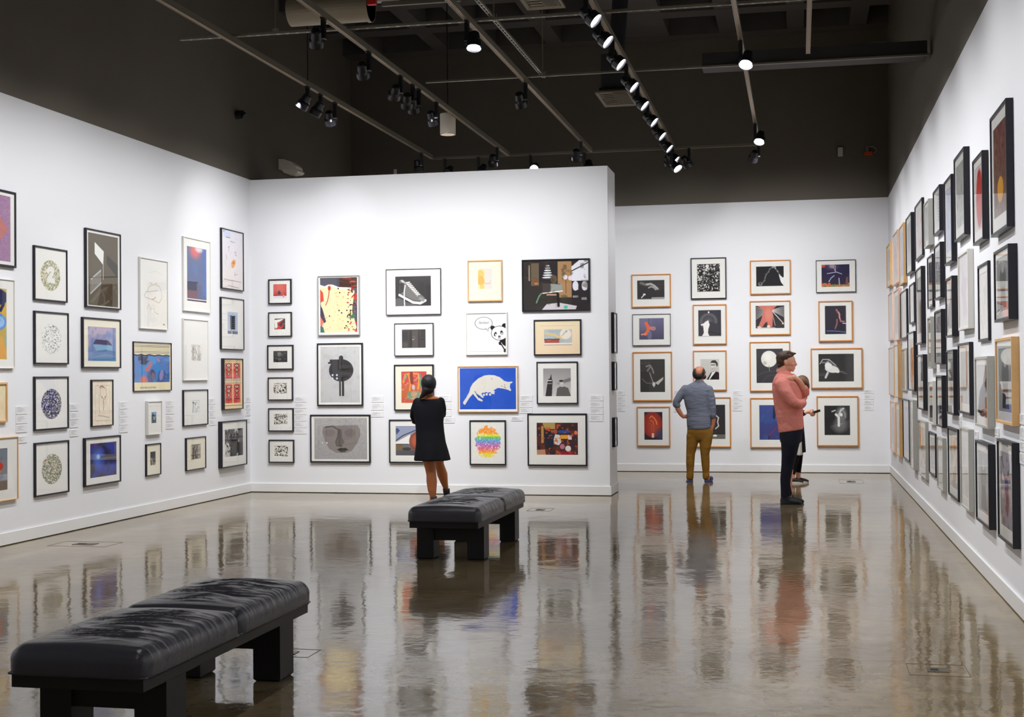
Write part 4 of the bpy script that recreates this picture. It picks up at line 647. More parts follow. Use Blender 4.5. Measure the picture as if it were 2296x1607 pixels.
# ---------------------------------------------------------------- tracks and hangers
ZT = 4.87
def track(x0, y0, x1, y1, label, group='overhead lighting tracks', w=.044, h=.06, m=TRK):
    L = math.hypot(x1-x0, y1-y0); root = tag(empty('lighting_track', ((x0+x1)/2, (y0+y1)/2, ZT), math.atan2(y1-y0, x1-x0)), label, 'lighting track', group)
    bm = bmesh.new(); box(bm, -L/2, -w/2, .006, L/2, w/2, h); box(bm, -L/2, -w/2, 0, L/2, -w/2+.008, .006); box(bm, -L/2, w/2-.008, 0, L/2, w/2, .006); obj('channel', bm, m, root)
    bm = bmesh.new(); box(bm, -L/2, .001, .002, L/2, .007, .006); box(bm, -L/2, -.007, .002, L/2, -.002, .006); obj('conductor_strip', bm, COP, root)
    return root
TX = [-5.40, -4.22, -2.97, -1.755, -.53]; TE = 19.62
for x, lb in zip(TX, ['leftmost long lighting track, ending above the partition', 'second long lighting track from the left, over the cylinder downlight', 'middle long lighting track with one lit lamp pointing down', 'long lighting track carrying the row of brightly lit lamps', 'rightmost long lighting track with two small lit lamps']):
    track(x, 4, x, TE, lb)
track(.126, 4, .126, 14.12, 'short lighting track at the right, ending with an open end')
track(-5.4, 19.66, -.5, 19.66, 'cross lighting track joining the far ends of the long tracks', w=.03, h=.035)
def strut(x0, y0, x1, y1, z, label, name='perforated_strut', holes=True, w=.042, h=.024, m=TRK):
    L = math.hypot(x1-x0, y1-y0); bm = bmesh.new(); n = int(L/.1)
    if holes:
        box(bm, -L/2, -w/2, 0, L/2, -w/2+.013, .003); box(bm, -L/2, w/2-.013, 0, L/2, w/2, .003)
        for i in range(n+1): x = -L/2+i*L/n; box(bm, x-.016, -w/2+.013, 0, x+.016, w/2-.013, .003)
        box(bm, -L/2, -w/2, .003, L/2, -w/2+.003, h); box(bm, -L/2, w/2-.003, .003, L/2, w/2, h)
    else: box(bm, -L/2, -w/2, 0, L/2, w/2, h)
    o = obj(name, bm, m); o.location = ((x0+x1)/2, (y0+y1)/2, z); o.rotation_euler = (0, 0, math.atan2(y1-y0, x1-x0))
    return tag(o, label, 'ceiling strut', 'struts across the tracks')
strut(-5.93, 12.26, 1.35, 12.26, ZT+.053, 'perforated metal strut crossing above all the tracks nearest the camera')
strut(-2.785, 4, -2.785, 14.9, ZT+.08, 'perforated metal strut running lengthwise beside the middle track')
strut(-4.12, 14.72, 1.37, 14.72, ZT+.053, 'plain slim metal rail crossing above the tracks, second from the camera', 'slim_rail', False, .03, .02)
tag(bxo('cable_tray', (-1.0, 14.745, ZT+.055, 1.36, 15.0, ZT+.22), mat('dark_tray', (46, 43, 42), .7)), 'dark cable tray above the slim rail, ending at the right wall', 'cable tray')
bm = bmesh.new()
for a, b in (((.55, 14.9, ZT+.235), (.95, 14.86, ZT+.232)), ((.7, 14.84, ZT+.24), (1.0, 14.8, ZT+.235)), ((.66, 14.95, ZT+.24), (.9, 14.9, ZT+.25))): tube(bm, [(*a, .012, .02), (*[(p+q)/2 for p, q in zip(a, b)], .02, .03), (*b, .008, .015)], 8)
tag(obj('torn_wrapping', bm, mat('pale_wrap', (130, 126, 122), .8), smooth=True), 'pale torn wrapping caught on the cable tray at the right', 'wrapping')
rods = [((618, 88), 12.26, 'thin hanging rod at the left holding the perforated strut'), ((1107, 50), 12.26, 'thin hanging rod behind the middle track'), ((1698, 20), 12.26, 'thin hanging rod beside the rightmost long track'), ((1217, 165), 14.72, 'thin hanging rod above the end of the lengthwise strut'), ((690, 200), 14.95, 'dark hanging rod over the leftmost track')]
for (px, py), Y, lb in rods:
    p = atY(px, py, Y); bm = bmesh.new(); cyl(bm, (0, 0, 0), (0, 0, CH+.55-ZT-.08), .0065, n=8); bm2 = bmesh.new(); 
    root = empty('suspension_rod', (p.x, Y, ZT+.08)); tag(root, lb, 'hanging rod', 'hanging rods')
    obj('rod', bm, TRK if 'dark' not in lb else LAMPB, root); bm2 = bmesh.new(); box(bm2, -.03, -.008, -.01, .03, .008, .0); box(bm2, -.03, -.008, -.01, -.024, .008, .03); box(bm2, .024, -.008, -.01, .03, .008, .03); cyl(bm2, (0, 0, 0), (0, 0, .03), .014, n=8); obj('clamp', bm2, SILV, root)
# ---------------------------------------------------------------- track lamps
SPOTS = 0
def spot(loc, target, power, size=70, blend=1, col=(.985, .985, 1), radius=.022):
    global SPOTS
    l = bpy.data.lights.new('lamp_or_fill_spot', 'SPOT'); l.energy = power; l.spot_size = math.radians(size); l.spot_blend = blend; l.color = col; l.shadow_soft_size = radius
    o = bpy.data.objects.new('lamp_or_fill_spot', l); C.objects.link(o); o.location = loc; o.rotation_euler = (Vector(target)-Vector(loc)).to_track_quat('-Z', 'Y').to_euler(); SPOTS += 1; return o
def lamp_template():
    P = {}
    bm = bmesh.new(); box(bm, -.02, -.04, -.012, .02, .04, .004); P['adapter'] = (bm, LAMPB)
    bm = bmesh.new(); box(bm, -.019, -.022, -.185, .019, .022, -.012); P['driver_box'] = (bm, LAMPB)
    bm = bmesh.new(); box(bm, -.02, -.023, -.193, .02, .023, -.185); P['end_cap'] = (bm, SILV)
    # head along -Z: open front with a deep rim
    bm = bmesh.new(); R = []
    for r, z in ((.0, .10), (.034, .10), (.046, .088), (.052, .045), (.056, .02), (.07, -.005), (.072, -.07), (.068, -.072), (.062, -.048), (.0, -.047)):
        R.append([(max(r, .0005)*math.cos(2*PI*k/24), max(r, .0005)*math.sin(2*PI*k/24), z) for k in range(24)])
    rings(bm, R)
    for k in range(10):
        a = 2*PI*k/10; cyl(bm, (.043*math.cos(a), .043*math.sin(a), .015), (.036*math.cos(a), .036*math.sin(a), .08), .0035, n=6)
    P['head'] = (bm, LAMPB)
    bm = bmesh.new(); cyl(bm, (0, 0, -.052), (0, 0, -.056), .0575, n=24); P['lens'] = (bm, LENS)
    bm = bmesh.new(); box(bm, .052, -.012, -.02, .085, .012, .012); P['bracket'] = (bm, LAMPB)
    return {k: obj(k, bm, m) for k, (bm, m) in P.items()}
LT = lamp_template(); LENS_ON = LT['lens'].data; LENS_OFF = LENS_ON.copy(); LENS_OFF.materials[0] = LENSO
first = [True]
def lamp(x, y, aim, label, lit=False, group='black track lamps', power=0, size=70, rz=None, z=ZT):
    root = tag(empty('track_spotlight', (x, y, z)), label, 'track spotlight', group)
    d = (Vector(aim)-Vector((x, y, z-.16))).normalized()
    parts = LT if first[0] else {k: v.copy() for k, v in LT.items()}
    if not first[0]:
        for o in parts.values(): C.objects.link(o)
    first[0] = False
    for k in ('adapter', 'driver_box', 'end_cap', 'head'): parts[k].parent = root
    for k in ('lens', 'bracket'): parts[k].parent = parts['head']
    q = d.to_track_quat('-Z', 'Y'); off = Vector((d.x, d.y, 0)).normalized()*.06 if abs(d.z) < .98 else Vector((.05, 0, 0))
    hp = Vector((0, 0, -.175))+Vector((-off.y, off.x, 0))*1.1+d*.02
    parts['head'].location = hp; parts['head'].rotation_mode = 'QUATERNION'; parts['head'].rotation_quaternion = q
    parts['lens'].data = LENS_ON if lit else LENS_OFF
    if power: spot(Vector((x, y, z))+hp+d*.075, aim, power, size)
    return root
def tx(px, py): return atZ(px, py, ZT).y
PW = 372
gl = 'unlit backs of lamps on the left tracks'
for i, (px, py, lb) in enumerate([(663, 196, 'black track lamp on the leftmost track, first of its cluster of three'), (690, 213, 'black track lamp on the leftmost track, middle of its cluster of three'), (721, 232, 'black track lamp on the leftmost track, lowest of its cluster of three'), (941, 343, 'black track lamp at the far end of the leftmost track')]):
    y = tx(px, py); lamp(TX[0], y, (XL, y+.3, 1.7) if i < 2 else (-6.1+.2*i, YP, 1.7) if i == 2 else (-5.0, YP+2.6, 1.4), lb, False, gl, 0)
for px, py, tgt, lb in [(712, 42, (-5.6, 15.6, 1.6), 'black track lamp nearest the camera on the second track'), (825, 117, (-5.2, YP, 1.6), 'black track lamp above the cluster on the second track'), (902, 170, (-6.2, YP, 1.7), 'black track lamp, first of the cluster on the second track'), (926, 190, (-5.4, YP, 1.7), 'black track lamp, second of the cluster on the second track'),
                        (941, 200, (-4.6, YP, 1.7), 'black track lamp facing straight away, third of the cluster on the second track'), (974, 230, (-3.6, YP, 1.6), 'black track lamp with a shiny side, beside the white cylinder downlight'), (1118, 331, (-4.6, YP+3.4, 1.5), 'black track lamp at the far end of the second track')]:
    lamp(TX[1], tx(px, py), tgt, lb, False, gl)
lamp(TX[2], tx(1040, 48), (TX[2]+.2, tx(1040, 48)-1.6, .0), 'lit track lamp pointing down on the middle track', True, 'lit track lamps')
lamp(TX[2], tx(1170, 187), (-2.7, YP, 1.6), 'single black track lamp half way along the middle track', False)
lamp(TX[2], tx(1303, 318), (-3.2, YB, 1.6), 'black track lamp at the far end of the middle track', False)
T4 = [(1312, -16), (1341, 35), (1375, 90), (1405, 145), (1432, 190), (1456, 230), (1474, 264), (1490, 294), (1505, 322)]
for i, (px, py) in enumerate(T4):
    y = atX(px, py, TX[3]).y if False else tx(px, py)
    lamp(TX[3], y, (XR, y-.55, 1.9), 'lit track lamp in the bright right-aimed row, '+['nearest, cut by top edge', 'second nearest', 'third nearest', 'fourth nearest', 'fifth nearest by the air vent', 'sixth nearest', 'seventh nearest', 'eighth nearest', 'farthest of the row'][i], True, 'lit track lamps', PW*.2, 60)
lamp(TX[3], 19.5, (-1.6, YB+.5, 2.6), 'dark track lamp seen from behind at the far end of the bright row', False)
lamp(-1.72, 18.9, (.6, 17.4, 1.6), 'lit track lamp hanging lowest below the far end of the bright row', True, 'lit track lamps', z=ZT-.16)
for px, py, lb in [(1655, 93, 'small lit track lamp on the rightmost long track, nearer the camera'), (1691, 278, 'small lit track lamp near the far end of the rightmost long track')]:
    y = tx(px, py); lamp(TX[4], y, (TX[4]-.7, y-2.6, .6), lb, True, 'lit track lamps')
lamp(TX[4], 19.45, (-1.4, YB, 2.6), 'round black track lamp at the corner end of the rightmost long track', False)
for px, tgt, lit, lb in [(998, (-5.8, 16.2, 2.2), False, 'black lamp just behind the partition top, left of the others'), (1073, (-5.4, 16.9, 1.9), False, 'black domed lamp behind the partition top, second from left'), (1190, (-3.9, 16.6, 2.9), True, 'brightly lit lamp rising behind the partition top'),
                         (1310, (-2.8, 17.2, 1.7), False, 'black lamp at the right end of the partition top'), (1545, (.2, YB, 1.8), False, 'small black lamp on the cross track, right of the bright row')]:
    p = atY(px, 345, 19.66); lamp(p.x, 19.66, tgt, lb, lit, 'lamps on the cross track')
# wall wash and fill spots added near track height, without lamp bodies
for y in (3, 4.6, 6.2, 7.8, 9.4, 11, 12.6, 14.2, 15.8): spot((TX[0]-.05, y, 4.66), (XL, y+.15, 1.8), PW*.42, 116)
for y in (16.7,): spot((TX[0]-.05, y, 4.66), (XL, y+.1, 1.9), PW*.1, 110)
for y in (5, 7.6, 10.2, 12.8, 15.0): spot((TX[1], y, 4.66), (XL, y+.3, .6), PW*.60, 62)
for x in (-6.5, -5.55, -4.6, -3.7, -2.95): spot((x*.92-.15, 14.9, 4.66), (x, YP, 1.75), PW*.42, 110)
for x in (-6.3, -5, -3.6): spot((x, 13.3, 4.66), (x, YP, .6), PW*.68, 54)
for x in (-2.1, -1.2, -.3, .55): spot((x*.9-.2, 19.2, 4.66), (x, YB, 1.75), PW*.33, 108)
for x in (-1.9, -.5, .6): spot((x-.1, 17.6, 4.66), (x, YB, .6), PW*.50, 54)
for x in (-6.5, -5, -3.5): spot((x, 19.7, 4.66), (x, YB, 2.0), PW*.25, 110)
spot((-1.2, 17.9, 4.6), (XE, 17.9, 1.7), PW*.26, 90)
for y in (2, 4, 6, 8, 10, 11.8, 13.6, 15.4, 17.2, 19.0): spot((TX[4]+.05, y, 4.66), (XR, y+.2, 1.8), PW*.50, 112)
for y in (3, 5.5, 8, 10.5): spot((TX[3]+.05, y, 4.66), (XR, y, .7), PW*.5, 62)
for y in (1.5, 5.5, 9.5, 13.5): spot((-3, y, 4.7), (-3, y+.5, 0), PW*.22, 120)
spot((TX[1], -1, 4.7), (-4, YN, 2), PW*.4, 110); spot((-1, -1, 4.7), (-1, YN, 2), PW*.4, 110)
# ---------------------------------------------------------------- other ceiling equipment
p = atY(1004, 278, 16.6); root = tag(empty('cylinder_downlight', (p.x, 16.6, p.z)), 'white cylinder downlight hanging under the second track', 'downlight')
bm = bmesh.new(); R = [[(r*math.cos(2*PI*k/32), r*math.sin(2*PI*k/32), z) for k in range(32)] for r, z in ((.02, .13), (.095, .13), (.1, .125), (.1, -.13), (.09, -.13), (.085, -.1), (.06, -.02), (.001, -.02))]; rings(bm, R); obj('housing', bm, mat('pale_metal', (228, 218, 202), .5), root)
bm = bmesh.new(); cyl(bm, (0, 0, -.05), (0, 0, -.07), .05, n=20); obj('bulb', bm, mat('faint_bulb', (255, 250, 240), .3, emit=2.2), root)
bm = bmesh.new(); rings(bm, [[(r*math.cos(2*PI*k/32), r*math.sin(2*PI*k/32), z) for k in range(32)] for r, z in ((.1, -.13), (.1, -.137), (.088, -.137), (.088, -.13))], cap=False); obj('rim', bm, mat('bright_rim', (236, 236, 232), .2, metal=.6), root)
bm = bmesh.new(); cyl(bm, (0, 0, .13), (0, 0, CH+.5-p.z), .008, n=8); obj('rod', bm, LAMPB, root)
def diffuser(x0, x1, y0, y1, z, label):
    root = tag(empty('air_vent', ((x0+x1)/2, (y0+y1)/2, z)), label, 'air vent', 'ceiling air vents'); w, l = (x1-x0)/2, (y1-y0)/2; vm = mat('vent_metal', (128, 118, 98), .6)
    bm = bmesh.new(); V = [[bm.verts.new((sx*a*w, sy*a*l, zz)) for sx, sy in ((-1, -1), (1, -1), (1, 1), (-1, 1))] for a, zz in ((1, .02), (1, 0), (.84, .012), (.78, .06))]
    for a, b in zip(V, V[1:]):
        for i in range(4): bm.faces.new((a[i], a[(i+1) % 4], b[(i+1) % 4], b[i]))
    obj('frame', bm, vm, root)
    bm = bmesh.new(); box(bm, -w*.8, -l*.8, .062, w*.8, l*.8, .09); obj('backing', bm, mat('dark_gap'), root)
    bm = bmesh.new()
    for i in range(9):
        x = w*(-.02+i*.093)
        v = [bm.verts.new(q) for q in ((x, -l*.78, .002), (x+.02, -l*.78, .05), (x+.02, l*.78, .05), (x, l*.78, .002), (x+.003, -l*.78, .002), (x+.023, -l*.78, .05), (x+.023, l*.78, .05), (x+.003, l*.78, .002))]
        for q in ((0, 1, 2, 3), (7, 6, 5, 4), (0, 4, 5, 1), (3, 2, 6, 7), (0, 3, 7, 4), (1, 5, 6, 2)): bm.faces.new([v[k] for k in q])
    for i in range(7):
        y = l*(-.74+i*.235)
        box(bm, -w*.78, y, .02, -w*.04, y+.05, .024)
    obj('louvre', bm, vm, root)
    bm = bmesh.new(); box(bm, -w*.7, -l*.7, .09, w*.7, l*.7, .55); cyl(bm, (0, 0, .55), (.1, .3, CH+.55-z), .11, n=20); obj('duct_neck', bm, mat('dark_duct', (44, 42, 44), .7), root)
a = atZ(1330, 209, 5.3); b = atZ(1428, 237, 5.3); diffuser(a.x+.02, b.x, a.y, b.y, 5.3, 'square air vent beside the bright row of lamps')
a = atZ(1165, 0, 5.3); b = atZ(1268, 18, 5.3); diffuser(a.x, b.x, b.y-.75, b.y, 5.3, 'square air vent cut off by the top edge of the photo')
p = atY(740, 20, 14.4); bm = bmesh.new(); q0, q1 = atY(652, 20, 14.4).x, atY(832, 20, 14.4).x
cyl(bm, (q0-p.x, 0, 0), (q1-p.x, 0, 0), .17, n=32); cyl(bm, (q1-p.x-.04, 0, 0), (q1-p.x, 0, 0), .18, n=32)
dr = tag(empty('air_duct', p), 'round pale air duct at the top of the photo', 'air duct'); obj('pipe', bm, mat('pale_duct', (150, 138, 118), .5, metal=.2), dr)
bm = bmesh.new(); cyl(bm, (.1, 0, .16), (.1, 0, CH+.5-p.z), .012, n=8); obj('hanger', bm, LAMPB, dr)
p = atY(834, 3, 14.12); o = bxo('fire_alarm_box', (-.05, -.03, -.04, .05, .03, .06), mat('alarm_red', (200, 30, 26), .5), bevel=.004); o.location = p; tag(o, 'red alarm box at the end of the round duct', 'alarm box')
p = atY(866, 0, 14.3); o = bxo('wireless_unit', (-.12, -.05, -.02, .15, .05, .06), mat('unit_white', (196, 194, 188), .5), bevel=.006); o.location = p; tag(o, 'white electronic unit beside the red alarm box', 'electronic unit')
bm = bmesh.new(); box(bm, -.5, -.02, -.07, .4, .02, -.022); o = obj('bracket_bar', bm, TRK); o.location = atY(866, 0, 14.3)+Vector((.45, 0, 0)); tag(o, 'grey bracket bar under the white electronic unit', 'bracket')
# emergency light on the upper left wall
p = atX(632, 380, XL-.012); root = tag(empty('emergency_light', p), 'white emergency wall light above the left end of the partition', 'emergency light')
bm = bmesh.new(); prof = [(0, .14), (.09, .13), (.20, .09), (.27, .03), (.28, -.02), (0, -.02)]
R = [[(x, y, z) for x, z in prof] for y in (-.14, -.12, .12, .14)]; rings(bm, R); obj('housing', bm, mat('warm_white_plastic', (236, 226, 206), .5), root, bevel=.004)
bm = bmesh.new(); R = [[(x, y, z) for x, z in [(.04, -.02), (.28, -.02), (.31, -.05), (.28, -.08), (.18, -.09), (.08, -.07)]] for y in (-.13, .13)]; rings(bm, R); obj('diffuser', bm, mat('diffuser_white', (240, 232, 214), .4), root, bevel=.003)
o = bxo('wall_sensor', (-.05, -.04, -.07, .0, .04, .07), mat('unit_white'), bevel=.006); 
p = atY(1884, 341, YB+.012); o.location = p; o.rotation_euler = (0, 0, PI/2); tag(o, 'small white rectangular sensor on the dark upper back wall', 'sensor')
p = atY(1948, 337, YB+.012); root = tag(empty('cable_junction', p), 'orange cable junction with a loose white lead on the dark upper back wall', 'cable junction')
bm = bmesh.new(); box(bm, -.07, -.05, -.08, .06, 0, -.02); obj('plug', bm, mat('orange_plastic', (206, 70, 30), .5), root, bevel=.01)
bm = bmesh.new(); box(bm, -.05, -.04, -.02, 0, 0, .07); obj('socket_box', bm, mat('unit_grey', (110, 106, 104), .6), root, bevel=.004)
bm = bmesh.new(); tube(bm, [(0, -.02, .06, .006), (.07, -.03, .05, .006), (.12, -.03, 0, .006), (.08, -.03, -.05, .006), (.03, -.03, -.06, .006)], 8); obj('lead', bm, mat('unit_white'), root, smooth=True)
p = atX(530, 258, XL-.012); bm = bmesh.new(); cyl(bm, (0, 0, 0), (.1, -.02, 0), .06, n=20); cyl(bm, (.1, -.02, 0), (.14, -.03, -.03), .045, n=16); o = obj('wall_loudspeaker', bm, mat('dark_plastic', (40, 38, 42), .6)); o.location = p; tag(o, 'small dark round fitting on the dark upper left wall', 'wall fitting')
p = atY(886, 385, 20.4); bm = bmesh.new(); cyl(bm, (0, 0, -.35), (0, 0, .035), .028, n=16); o = obj('white_standpipe', bm, mat('unit_white')); o.location = p; o.name = 'white_canister'; tag(o, 'white canister top showing just above the partition', 'canister')
bm = bmesh.new(); box(bm, p.x-.2, 20.3, p.z-.4, p.x+.2, 20.5, p.z-.35); box(bm, p.x-.012, 20.388, 0, p.x+.012, 20.412, p.z-.35); tag(obj('shelf_stand', bm, DARK), 'dark stand behind the partition', 'stand')
# ---------------------------------------------------------------- floor outlets
def outlet(p0, p1, label, wy=None):
    a, b = atZ(*p0, 0), atZ(*p1, 0); x0, x1 = sorted((a.x, b.x)); y0, y1 = sorted((a.y, b.y))
    root = tag(empty('floor_outlet', ((x0+x1)/2, (y0+y1)/2, 0)), label, 'floor outlet', 'floor outlets'); w, l = (x1-x0)/2, (y1-y0)/2
    bm = bmesh.new()
    for q in ((-w, -l, w, -l+.004), (-w, l-.004, w, l), (-w, -l, -w+.004, l), (w-.004, -l, w, l)): box(bm, q[0], q[1], 0, q[2], q[3], .0015)
    obj('rim', bm, mat('worn_brass', (120, 100, 72), .4, metal=.3), root)
    bm = bmesh.new(); box(bm, -w*.36, -l*.36, 0, w*.36, l*.36, .0035); obj('cover', bm, mat('cover_grey', (96, 88, 74), .35, metal=.3), root, bevel=.001)
    bm = bmesh.new(); box(bm, -w*.24, -l*.12, .0035, w*.02, l*.12, .006); obj('latch', bm, mat('dark_plastic'), root)
outlet((2030, 1487), (2178, 1518), 'square floor outlet cover near the bottom right of the photo')
outlet((1880, 1075), (1938, 1084), 'floor outlet cover near the back wall, below the umbrella photograph')
outlet((1192, 1139), (1232, 1146), 'floor outlet cover just right of the far bench')
outlet((150, 1213), (235, 1226), 'floor outlet cover in front of the left wall')
outlet((600, 1452), (690, 1474), 'floor outlet cover beside the far leg of the near bench')
# ---------------------------------------------------------------- benches
def cushion(L, w, h, seed, name, parent, y0):
    bm = bmesh.new(); nx, ny, nz = 60, 120, 10; V = {}
    def P(i, j, k):
        key = (i, j, k)
        if key in V: return V[key]
        x = (i/nx-.5)*w; y = (j/ny-.5)*L; z = (k/nz)*h; r = .062; hx, hy = w/2, L/2
        z0 = .02
        cx = max(-hx+r, min(hx-r, x)); cy = max(-hy+r, min(hy-r, y)); cz = max(z0, min(h-r, z))
        d = Vector((x-cx, y-cy, z-cz)); p = Vector((x, y, z))
        if d.length > 1e-9:
            m_ = max(abs(d.x), abs(d.y), abs(d.z)); p = Vector((cx, cy, cz))+d.normalized()*(m_ if m_ < r else r)
        u, v = x/hx, y/hy; cr = (1-u*u)*(1-v**4)
        if z > .05:
            edge = min(1, max(0, (1-abs(v))*3.2-.3))
            s = y*26+x*3*math.sin(seed)+2.4*mn.noise(Vector((x*2.2, y*3, seed)))
            n1 = mn.noise(Vector((x*2.8+seed, y*20+1.8*mn.noise(Vector((x*4, y*2, seed))), .3)))
            n2 = mn.noise(Vector((x*5, y*34, seed+4)))
            wr = (-.022*abs(n1)**.8+n2*.004)*(.04+.96*min(1, cr*1.3)**1.5)*edge
            side = mn.noise(Vector((x*3, y*40, z*6+seed)))*.0022*(1 if abs(u) > .8 else .3)
            p.z += cr*.034+wr; p += Vector((u*side*2, 0, 0))
        V[key] = bm.verts.new((p.x, p.y+y0, p.z)); return V[key]
    for i in range(nx):
        for j in range(ny):
            for k in (0, nz):
                q = (P(i, j, k), P(i+1, j, k), P(i+1, j+1, k), P(i, j+1, k)); bm.faces.new(q if k else q[::-1])
    for k in range(nz):
        for i in range(nx):
            for j in (0, ny):
                q = (P(i, j, k), P(i+1, j, k), P(i+1, j, k+1), P(i, j, k+1)); bm.faces.new(q[::-1] if j else q)
        for j in range(ny):
            for i in (0, nx):
                q = (P(i, j, k), P(i, j+1, k), P(i, j+1, k+1), P(i, j, k+1)); bm.faces.new(q if i else q[::-1])
    o = obj(name, bm, LEA, parent, smooth=True)
    return o
def bench(x, y, L, W, label, seed):
    root = tag(empty('upholstered_bench', (x, y, 0)), label, 'bench', 'black leather benches')
    fh, zt = .295, .348
    for s in (-1, 1):
        c = cushion(L/2+.004, W+.022, .125, seed+s, 'cushion', root, s*L/4); c.location.z = zt-.002
        bm = bmesh.new()   # welt along the cushion base
        y0, y1 = (s*L/4-L/4, s*L/4+L/4); tube(bm, [(-W/2+.008, y0+.01, 0, .006), (W/2-.008, y0+.01, 0, .006)], 8); tube(bm, [(W/2-.002, y0+.01, 0, .006), (W/2-.002, y1-.01, 0, .006)], 8); tube(bm, [(W/2-.008, y1-.01, 0, .006), (-W/2+.008, y1-.01, 0, .006)], 8); tube(bm, [(-W/2+.002, y1-.01, 0, .006), (-W/2+.002, y0+.01, 0, .006)], 8)
        w = obj('piping', bm, LEA, c, smooth=True); w.location.z = .008
    bm = bmesh.new(); box(bm, -W/2+.012, -L/2+.012, fh, W/2-.012, L/2-.012, zt); obj('frame', bm, WOODB, root, bevel=.002)
    lw = .15
    for sy in (-1, 1):
        for sx in (-1, 1):
            cx, cy = sx*(W/2-.015-lw/2), sy*.645; b = bmesh.new()
            R = []
            for z, q in ((0, .012), (.012, 0), (fh, 0)):
                a = lw/2-q; c_ = .095-q; R.append([(cx-a, cy-c_, z), (cx+a, cy-c_, z), (cx+a, cy+c_, z), (cx-a, cy+c_, z)])
            rings(b, R); obj('leg', b, WOODB, root)
        b = bmesh.new(); cy = sy*.645; box(b, -W/2+.015+lw, cy-lw*.5, .165, W/2-.015-lw, cy+lw*.5, fh); obj('cross_rail', b, WOODB, root)
BX = (-3.30-2.655)/2
bench(-2.97, 12.03, 1.94, .63, 'black leather bench in the middle of the room, in front of the woman', 2)
bench(-2.97, 6.085, 1.93, .63, 'black leather bench in the near left foreground', 9)
# ---------------------------------------------------------------- people
SKD = mat('warm_brown_skin', (168, 100, 58), .5); SKL = mat('fair_skin', (236, 172, 144), .5); SKT = mat('tanned_skin', (196, 124, 92), .5)
class Fig:
    """maps measured silhouette coordinates to metres in the figure's own frame (x right, y away from the viewer, z up)"""
    def __init__(s, foot, zx0, zy0, sc, label):
        s.zx0, s.zy0, s.sc = zx0, zy0, sc; s.root = tag(empty('person', (foot.x, foot.y, 0), -math.atan2(foot.x, foot.y)), label, 'person')
    def X(s, zx): return (zx-s.zx0)/s.sc
    def Z(s, zy): return (s.zy0-zy)/s.sc
    def T(s, bm, pts, n=16):   # (zx, zy, depth_m, radius_zpx[, radius_depth_zpx])
        tube(bm, [(s.X(p[0]), p[2], s.Z(p[1]), p[3]/s.sc, (p[4] if len(p) > 4 else p[3])/s.sc) for p in pts], n)
    def E(s, bm, zx, zy, y, rx, ry, rz, rot=0): ellip(bm, (s.X(zx), y, s.Z(zy)), (rx/s.sc, ry/s.sc, rz/s.sc), Matrix.Rotation(rot, 3, 'Y'), 20, 14)
    def loft(s, bm, secs, n=40): loft(bm, [(s.X((a+b)/2), y, s.Z(zy), (b-a)/2/s.sc, ry/s.sc, *r) for a, b, zy, y, ry, *r in secs], n)
    def done(s, name, bm, m, vox=.009, it=3, par=None): return remesh(obj(name, bm, m, par or s.root, smooth=True), vox, it)
def hand(F_, bm, wrist, palm, tips, r=8.5, side=None):
    """wrist, palm centre in (zx,zy,y); tips = list of 5 finger chains [(zx,zy,y)...] the first being the thumb"""
    F_.T(bm, [(*wrist, r*2.1, r*1.9), (*palm, r*2.7, r*1.6)])
    for i, ch in enumerate(tips):
        rr = r*(1.12 if i == 0 else 1, .96, 1, .96, .84)[i] if False else r*((1.12, 1, 1.04, 1, .86)[i])
        F_.T(bm, [(*q, rr*(1-.12*k)) for k, q in enumerate(ch)], 10)
# --- woman in black, seen from behind
w0 = atZ(965, 1130, 0); Fw = Fig(w0, 427, 1557, 909, 'woman seen from behind in a short black dress and ankle boots')
bm = bmesh.new()
Fw.T(bm, [(452, 1535, 0, 36), (455, 1465, 0, 36), (448, 1400, 0, 50), (444, 1300, .01, 61, 62), (440, 1220, 0, 57), (428, 1140, .0, 62), (412, 1060, 0, 73), (410, 960, .02, 86)])
Fw.T(bm, [(612, 1500, .42, 33), (607, 1410, .40, 30), (590, 1345, .38, 42), (568, 1250, .36, 61, 62), (548, 1180, .33, 56), (532, 1120, .28, 52), (525, 1050, .22, 64), (500, 960, .08, 84)])
Fw.loft(bm, [(325, 570, 980, .08, 105), (315, 560, 880, .06, 110), (330, 545, 720, .05, 88), (300, 560, 560, .05, 92), (290, 560, 440, .05, 84), (330, 530, 380, .05, 62)])
Fw.T(bm, [(428, 390, .05, 55), (424, 330, .03, 46), (420, 270, .01, 46)])
Fw.E(bm, 417, 215, .0, 74, 84, 100); Fw.E(bm, 432, 366, .03, 108, 62, 27)
Fw.E(bm, 420, 250, .06, 48, 40, 60); Fw.E(bm, 492, 235, .0, 7, 14, 20)       # jaw and right ear
Fw.T(bm, [(300, 420, .05, 36), (262, 520, .08, 33), (250, 590, .17, 34), (300, 620, .26, 30), (380, 630, .29, 27)])
Fw.T(bm, [(545, 420, .05, 36), (568, 510, .08, 33), (562, 556, .15, 32), (500, 600, .27, 30), (420, 610, .31, 27)])
hand(Fw, bm, (262, 622, .24), (246, 634, .26), [[(256, 616, .28), (240, 612, .30)], [(236, 624, .27), (224, 628, .30)], [(236, 634, .27), (222, 640, .30)], [(238, 643, .27), (226, 650, .29)], [(242, 650, .27), (232, 658, .28)]], 7)
hand(Fw, bm, (400, 608, .33), (380, 600, .34), [[(384, 580, .36), (372, 566, .38)], [(360, 590, .36), (344, 590, .38)], [(360, 602, .36), (342, 604, .38)], [(362, 612, .36), (346, 616, .38)], [(366, 622, .36), (352, 628, .38)]], 7)
Fw.done('body', bm, SKD, .0075)
BLKF = mat('black_jersey', (9, 9, 16), .85, spec=.2, bump=.3, bscale=9, bstretch=(1, 1, .5))
bm = bmesh.new()
